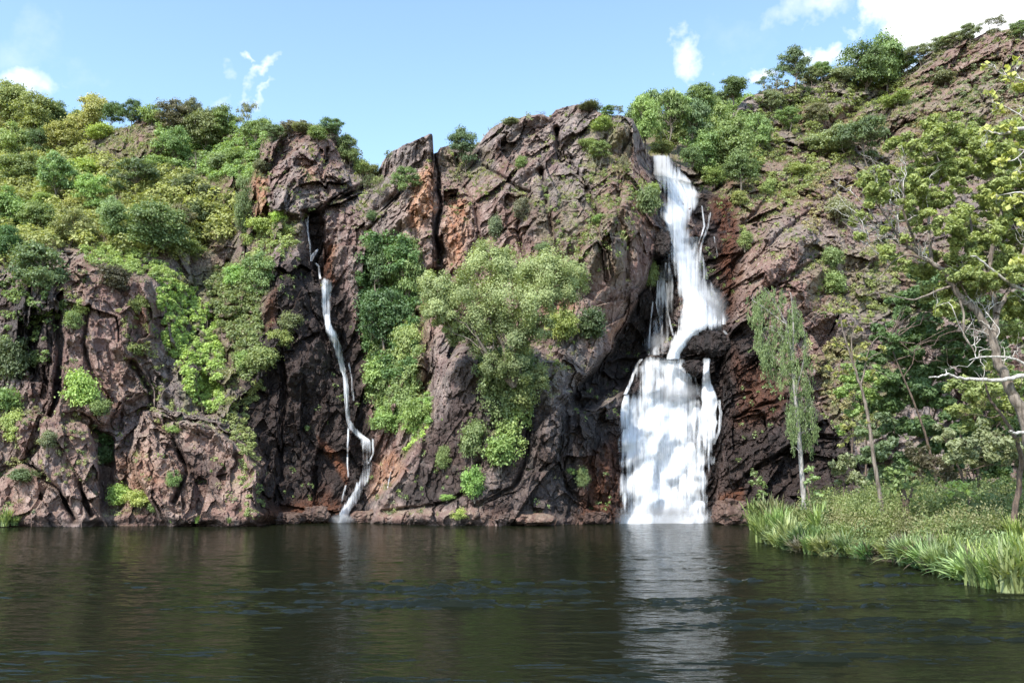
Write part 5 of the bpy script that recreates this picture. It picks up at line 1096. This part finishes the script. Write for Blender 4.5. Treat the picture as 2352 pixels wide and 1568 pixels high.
# --- the big near tree at the right edge
d = 42.0; b = on_bank(2392, d); bx, by = unproj(b)
def A_(l, d0=42.0, d1=None): 
    n_ = len(l); return [(x, y, d0 + (0 if d1 is None else (d1 - d0) * i / (n_ - 1))) for i, (x, y) in enumerate(l)]
limbs = [(A_([(2396, by + 6), (2384, 1150), (2372, 1040), (2356, 965), (2334, 918), (2314, 884), (2295, 837), (2281, 789), (2261, 741), (2236, 706), (2205, 684), (2186, 656), (2170, 624), (2140, 602), (2087, 567), (2043, 545), (2016, 523), (1992, 496)]), .33, .03),
 (A_([(2087,567),(2062,540),(2036,500),(2014,468),(1998,446)], 42, 41), .06, .015), (A_([(2140,602),(2136,560),(2132,500),(2150,440),(2166,400),(2150,350)], 42, 43), .09, .02), (A_([(2110,582),(2092,530),(2072,480),(2076,430),(2055,400),(2020,376),(1985,360)], 42, 41), .07, .015),
 (A_([(2043,545),(2004,552),(1972,580),(1950,560)], 42, 41.5), .04, .012), (A_([(2184,658),(2161,664),(2130,678),(2098,690),(2060,682),(2018,668),(1990,680)], 42, 41), .07, .012), (A_([(2150,606),(2085,582),(2050,600),(2020,640),(2005,650)], 42, 41.5), .05, .012),
 (A_([(2281,789),(2290,720),(2272,640),(2280,560),(2302,490),(2292,420),(2260,360)], 42, 43.5), .17, .02), (A_([(2290,720),(2326,650),(2356,560),(2372,480),(2400,400)], 42, 43), .12, .02), (A_([(2272,640),(2236,580),(2230,500),(2200,440),(2210,360)], 42.5, 44), .08, .015),
 (A_([(2016,523),(1990,540),(1966,536),(1940,520)], 42, 41.7), .03, .01), (A_([(2060,552),(2060,500),(2040,460),(2045,420)], 42, 42.4), .04, .01), (A_([(2236,706),(2200,640),(2195,560),(2180,480),(2190,420)], 42, 42.6), .06, .012), (A_([(2205,684),(2215,730),(2212,770),(2235,800),(2240,815)], 42, 41.6), .07, .02),
 (A_([(2000,505),(1975,490),(1960,460),(1966,430)], 42, 41.5), .025, .008), (A_([(2030,535),(2010,500),(1985,470),(1980,430)], 42, 42.3), .03, .008)]
dead = [(A_([(2452,872),(2390,862),(2350,864),(2300,872),(2250,873),(2205,868),(2178,858),(2162,864),(2134,866)], 42, 40.5), .13, .03), (A_([(2176,860),(2172,848)], 40.8), .03, .012), (A_([(2450,716),(2400,692),(2352,668),(2304,640),(2272,614),(2244,590),(2229,588)], 42, 40.5), .11, .025), (A_([(2420,870),(2350,836),(2328,822),(2262,818),(2226,827)], 42, 41), .08, .02),
 (A_([(2400,1000),(2352,992),(2332,994),(2318,990)], 42, 41), .10, .05), (A_([(1992,496),(1978,510),(1962,500),(1950,470)], 42, 41.5), .02, .006), (A_([(2072,480),(2050,470),(2030,440),(2012,418),(2020,380)], 41.5), .025, .008)]
zoneA = [(1975,420),(1990,370),(2040,345),(2090,320),(2130,285),(2190,270),(2240,310),(2300,290),(2400,270),(2470,330),(2470,720),(2380,700),(2300,640),(2240,660),(2200,560),(2120,520),(2040,480)]
zoneB = [(2100,600),(2160,560),(2240,600),(2320,680),(2300,760),(2220,720),(2180,740),(2120,690)]
zoneD = [(2260,560),(2380,560),(2470,720),(2470,1000),(2380,980),(2300,860),(2240,760)]
zoneC = [(1960,440),(2040,480),(2120,560),(2060,640),(1980,580),(1940,520)]
rb_ = rng(640); bare = [(rb_.uniform(1980, 2140), rb_.uniform(440, 610), rb_.uniform(50, 130), rb_.normal() * .6 - .45, rb_.normal() * .5 - .75) for _ in range(34)] + [(rb_.uniform(2200, 2330), rb_.uniform(600, 850), rb_.uniform(40, 100), rb_.normal() * .8 - .3, rb_.normal() * .7 - .2) for _ in range(22)]
bl = scatter_blobs(zoneA, 130, 24, 42, 40.5, 45, 31) + scatter_blobs(zoneD, 16, 26, 40, 42, 45, 35) + scatter_blobs(zoneB, 16, 26, 40, 42, 45, 32) + scatter_blobs(zoneC, 12, 14, 24, 41, 43, 33)
blob_tree('tree', 'big near tree arching in from the right edge, bare grey limbs among loose leaves', b, limbs, bl, .088, (.25, .30, .078), dens=1.15, seed=30, bare=bare, dead=dead, sub=12, asp=2.4, twigs=1.3)
# curved thin brown trunk beside it
b2 = on_bank(2322, 45); x2, y2 = unproj(b2)
blob_tree('tree', 'thin curved brown trunk rising in front of the big near tree', b2, [([(2322, y2 + 5, 45), (2330, 1180, 45), (2340, 1120, 45), (2347, 1060, 44.5), (2338, 1015, 44), (2324, 990, 44), (2300, 950, 44), (2272, 915, 44), (2262, 880, 44)], .17, .04), ([(2300, 950, 44), (2280, 960, 44), (2240, 950, 44), (2210, 955, 44)], .03, .01)],
 [(2265, 870, 16, 44), (2215, 950, 16, 44), (2285, 905, 14, 44), (2250, 930, 16, 44.4), (2338, 1005, 14, 44)], .12, (.16, .17, .04), dens=.4, seed=34, bark=DARKBARK, twigs=2)
# --- yellow-leaved tree reaching in at the top right
d = 25.0; b3 = np.array([20.8, 25.0, float(bank_z(np.array([20.8]), np.array([25.0]))[0])]); x3, y3 = unproj(b3)
ye = [([(x3, y3 + 10, 25), (2800, 1000, 25), (2700, 700, 25), (2600, 480, 25), (2520, 360, 24.5), (2440, 300, 24), (2352, 292, 24), (2300, 310, 24), (2262, 300, 24)], .22, .012), ([(2600, 480, 25), (2500, 470, 24.5), (2420, 460, 24), (2340, 440, 24), (2290, 450, 24)], .06, .01), ([(2520, 360, 24.5), (2460, 240, 24), (2400, 200, 24), (2340, 180, 24), (2300, 170, 24)], .05, .01), ([(2420, 296, 24), (2370, 330, 24), (2330, 370, 24), (2290, 370, 24)], .025, .008), ([(2380, 292, 24), (2340, 262, 24), (2300, 240, 24), (2275, 235, 24)], .02, .008), ([(2600, 480, 25), (2480, 560, 24.5), (2400, 590, 24), (2340, 600, 24)], .04, .01)]
yb = [(2262,300,20,24),(2290,250,22,24),(2275,215,16,24),(2310,170,22,24),(2340,140,20,24),(2345,200,26,24.3),(2320,290,24,23.8),(2350,250,22,24),(2295,370,20,24),(2330,350,24,24.2),(2345,400,24,24),(2290,450,20,24),(2325,470,24,24),(2350,520,26,24),(2380,180,30,24),(2390,300,34,24),(2400,420,36,24),(2340,600,20,24),(2400,560,36,24),(2352,445,20,24),(2262,335,12,24),(2265,150,12,24)]
blob_tree('tree', 'yellow-leaved near tree reaching into the top right corner', b3, ye, yb, .135, (.36, .38, .075), dens=1.3, seed=36, sub=7, asp=1.25, twigs=1.2, bark=PALEBARK)

# --- strap-leaved tussocks
def tussock_proto(seed, nb_=120, spread=.75, wd=.028):
    r = rng(seed); A = Acc(); t = np.linspace(0, 1, 6)
    for _ in range(nb_):
        az = r.uniform(0, 6.283); ln = r.uniform(.6, 1.2); out_ = r.uniform(.15, 1) * spread; bs = np.array([r.normal() * .09, r.normal() * .09, -.05]); dirv = np.array([math.cos(az), math.sin(az), 0])
        fall = r.uniform(.25, 1.0) * out_
        q = bs + dirv * (out_ * ln * t ** 1.4)[:, None] + np.array([0, 0, 1]) * (ln * (t - fall * .9 * t ** 2.6))[:, None]
        sd = np.array([-dirv[1], dirv[0], 0]) * 1.0; wv_ = wd * (1 - t ** 3) * r.uniform(.7, 1.3) + .002
        V_ = np.stack([q - sd * wv_[:, None], q + sd * wv_[:, None]], 1).reshape(-1, 3); f = np.array([[2 * i, 2 * i + 1, 2 * i + 3, 2 * i + 2] for i in range(5)])
        A.add(V_, f, np.full(12, r.random()))
    return A.mesh('blades', GRASSM)
TUS = [tussock_proto(400 + i, sp_ and 150 or 150, sp_) for i, sp_ in enumerate((.7, .85, .6, .95, .75, .5))]
TL = [(1860,1240,1.6,'green','upright green tussock just behind the gum foot tussocks'),(1890,1250,1.7,'bright','broad bright tussock between gum and leaning tree'),(1985,1266,1.3,'green','green tussock at the water under the leaning tree'),(2010,1272,1.0,'bright','small bright tussock right of the leaning tree foot'),(2185,1300,1.6,'bright','bright tussock standing behind the dark pair'),(2330,1325,1.9,'bright','tall bright tussock behind the largest pale one'),(2250,1322,1.4,'lime','yellow-green tussock behind the pale leaning one'),(1780,1232,1.9,'green','tall green tussock in the middle of the bank tip cluster'),(1738,1213,1.9,'bright','tall strap-leaved tussock at the tip of the right bank'),(1765,1222,2.0,'green','deep green tussock just right of the bank tip'),(1752,1240,1.5,'bright','low arching tussock overhanging the water at the bank tip'),(1790,1243,1.6,'bright','arching tussock left of the weeping gum foot'),(1815,1256,1.4,'pale','pale tussock in front of the weeping gum foot'),(1840,1262,1.3,'bright','tussock at the water right of the weeping gum foot'),
 (1872,1262,1.4,'green','green tussock midway between the gum and the leaning tree'),(1900,1262,1.3,'bright','bright tussock at the water left of the leaning tree'),(1945,1262,1.5,'bright','fan-shaped tussock standing alone by the water below the leaning tree'),(1922,1266,1.0,'straw','straw-tinted small tussock left of the fan-shaped one'),(1800,1216,1.5,'green','upright tussock behind the gum-side tussocks'),
 (2150,1302,1.5,'green','dark upright tussock where the bank bends to the right'),(2172,1312,1.4,'green','broad dark tussock right of the bend in the bank'),(2130,1298,1.1,'green','small tussock left of the bend in the bank'),(2205,1318,1.3,'bright','bright tussock between the dark pair and the right corner'),(2245,1338,1.4,'pale','pale tussock leaning over the water near the right corner'),(2280,1345,1.7,'bright','large bright tussock left of the largest pale one, right bank'),
 (2322,1352,1.9,'pale','largest pale tussock at the right corner of the bank'),(2362,1352,1.9,'bright','bright tussock cut by the right edge of the picture'),(2300,1318,1.6,'bright','tall tussock behind the right corner tussocks'),(2345,1290,1.9,'lime','tall yellow-green tussock under the curved brown trunk'),(2262,1300,1.2,'green','green tussock set back from the water near the right corner'),(2225,1290,1.1,'green','small green tussock left of the yellow-green one'),(2100,1290,.9,'straw','brownish low tussock at the dark undercut bank'),(2380,1330,2.0,'lime','lime tussock just beyond the right edge')]
for i, (px, py, s, c_, lab) in enumerate(TL):
    g = Pz(px, py, 0.1); r = rng(i + 70); x_, y_ = g[0], g[1]; z_ = max(0.02, float(bank_z(np.array([x_]), np.array([y_]))[0]))
    o = thing('grass_tussock', lab, 'tussock', (x_, y_, z_), 'strap-leaved tussocks along the bank'); s = s * (1.45 if py < 1260 and px < 1900 else 1.0); o.scale = (s, s, s); o.rotation_euler = (0, 0, r.uniform(0, 6.28)); link('blades', TUS[i % len(TUS)], o, color=jitter(tuple(v * k_ for v, k_ in zip(G[c_], (.85, .82, .75))), r))
for i, (px, py, s, c_, lab) in enumerate([(10,1206,1.9,'bright','big strap-leaved tussock at the foot of the left wall'),(34,1205,1.2,'green','smaller tussock right of the big one at the left wall'),(394,1199,.6,'bright','tiny tussock at the waterline under the yellow-green pair'),(452,1200,.8,'bright','small tussock at the waterline on the left rocks'),(527,1200,.6,'green','tiny tussock at the waterline near the dark wall'),(648,1194,.6,'bright','tiny tussock under the dark wet wall'),(597,620,2.0,'pale','pale hanging tussock on the ledge under the dome'),(706,1018-30,.7,'pale','small pale tussock on the dark wet wall'),(857,985,1.5,'pale','pale spiky tussock right of the narrow fall')]):
    dd = float(samp(DSM, px, py)) - .5; r = rng(i + 170); o = thing('grass_tussock', lab, 'tussock', P(px, py, dd), 'tussocks rooted on the rock'); s *= .9; o.scale = (s, s, s); link('blades', TUS[(i + 2) % len(TUS)], o, color=jitter(G[c_], r))

rr_ = rng(515)
for i, y_ in enumerate(np.concatenate([np.linspace(36.5, 60, 30), np.linspace(39, 47, 8)])):
    x_ = float(np.interp(y_, SH[:, 0], SH[:, 1])) + rr_.uniform(-.1, .9); z_ = max(.02, float(bank_z(np.array([x_]), np.array([y_]))[0])); s = rr_.uniform(.9, 1.55)
    o = thing('grass_tussock', 'strap-leaved tussock in the unbroken row along the water of the right bank', 'tussock', (x_, y_, z_), 'unbroken row of tussocks at the water'); o.scale = (s * rr_.uniform(1, 1.3), s, s * rr_.uniform(.8, 1.1)); o.rotation_euler = (rr_.normal() * .12, -.25 - rr_.uniform(0, .2), rr_.uniform(-.5, .5)); link('blades', TUS[i % len(TUS)], o, color=jitter(G[('olive', 'green', 'deep', 'brown', 'green')[rr_.integers(5)]], rr_, .2))
# --- uncountable bank cover
def bank_cover():
    r = rng(88)
    def pts(n, tlo, thi, ylo=28, yhi=88, xmax=60):
        x = r.uniform(14, xmax, n * 8); y = r.uniform(ylo, yhi, n * 8); t = inland(x, y); k = (t > tlo) & (t < thi) & (x < y * .66 + 2); x, y = x[k][:n], y[k][:n]; return np.stack([x, y, bank_z(x, y)], -1)
    # blade grass
    for nm, cnt, tl, th, hl, col, lab in (('grass', 2000, 1.0, 5, .8, 'olive', 'tall green grass edging the right bank'), ('grass', 3800, 1.0, 26, .6, 'straw', 'dry straw-green grass between the shrubs of the right bank')):
        B = pts(cnt, tl, th); nb_ = 26; n_ = len(B) * nb_; base = np.repeat(B, nb_, 0) + r.normal(size=(n_, 3)) * [.14, .14, .02]; ln = np.repeat(r.uniform(.5, 1.1, len(B)), nb_) * r.uniform(.6, 1.2, n_) * hl
        dr = unit(r.normal(size=(n_, 3)) * [.4, .4, .05] + [0, 0, 1]); side = unit(np.cross(dr, r.normal(size=(n_, 3)))) * .014; md = base + dr * ln[:, None] * .6; tip = base + dr * ln[:, None] + unit(dr * [1, 1, 0]) * ln[:, None] * .25 - [0, 0, .06]
        Vv = np.stack([base - side, base + side, md + side, md - side, md - side, md + side, tip + side * .2, tip - side * .2], 1).reshape(-1, 3)
        tag(link(nm, mesh_np(nm, Vv, np.arange(n_ * 8).reshape(-1, 4), GRASSM, False, {'rnd': np.repeat(r.random(n_), 8)}), color=G[col]), lab, 'grass', kind='stuff')
    # fine-leaved shrub mass
    for cnt, tl, th, ylo, yhi, rr0, hh, col, leaf, lab in ((230, 3.6, 24, 50, 76, .8, 2.1, 'olive', .075, 'taller green shrubs among the bank thicket'), (90, 3.0, 24, 44, 76, .6, 1.7, 'green', .12, 'broad-leaved bright shrubs on the right bank'), (260, 3.0, 24, 44, 76, .7, 1.6, 'straw', .06, 'dry straw-coloured brush on the right bank'), (360, 2.6, 24, 46, 76, .75, 1.2, 'olive', .07, 'feathery yellow-green low shrubs massed on the right bank'), (110, 2, 22, 38, 66, .7, 1.0, 'pale', .08, 'bright low herbs among the bank shrubs'), (190, .5, 2.6, 39, 56, .4, .35, 'brown', .05, 'brownish fine growth darkened as the shade of the undercut bank'), (260, 8, 45, 50, 92, 1.2, 1.1, 'green', .14, 'green thicket filling the back of the bank')):  # the brown growth is coloured dark as shade of the undercut
        B = pts(cnt, tl, th, ylo, yhi); k = len(B); per = 330; ids = np.repeat(np.arange(k), per); s = r.uniform(.6, 1.4, k) * rr0; d_ = unit(r.normal(size=(k * per, 3)) + [0, 0, .4])
        pos = B[ids] + [0, 0, hh * .55] + d_ * (s[ids] * r.uniform(.2, 1.05, k * per) ** .6)[:, None] * [1, 1, hh / rr0 * .8]
        Vq, Fq = leaf_quads(pos, d_ * .5 + [0, 0, .5] + r.normal(size=d_.shape) * .7, leaf, r, 2.2, r.normal(size=d_.shape) * .5 + [0, 0, 1])
        tag(link('undergrowth', mesh_np('undergrowth', Vq, Fq, LEAF, False, {'rnd': np.repeat(np.clip(r.uniform(0, .55, k)[ids] + r.random(k * per) * .45, 0, 1), 4)}), color=tuple(v_ * .82 for v_ in G[col])), lab, 'undergrowth', kind='stuff')
bank_cover()
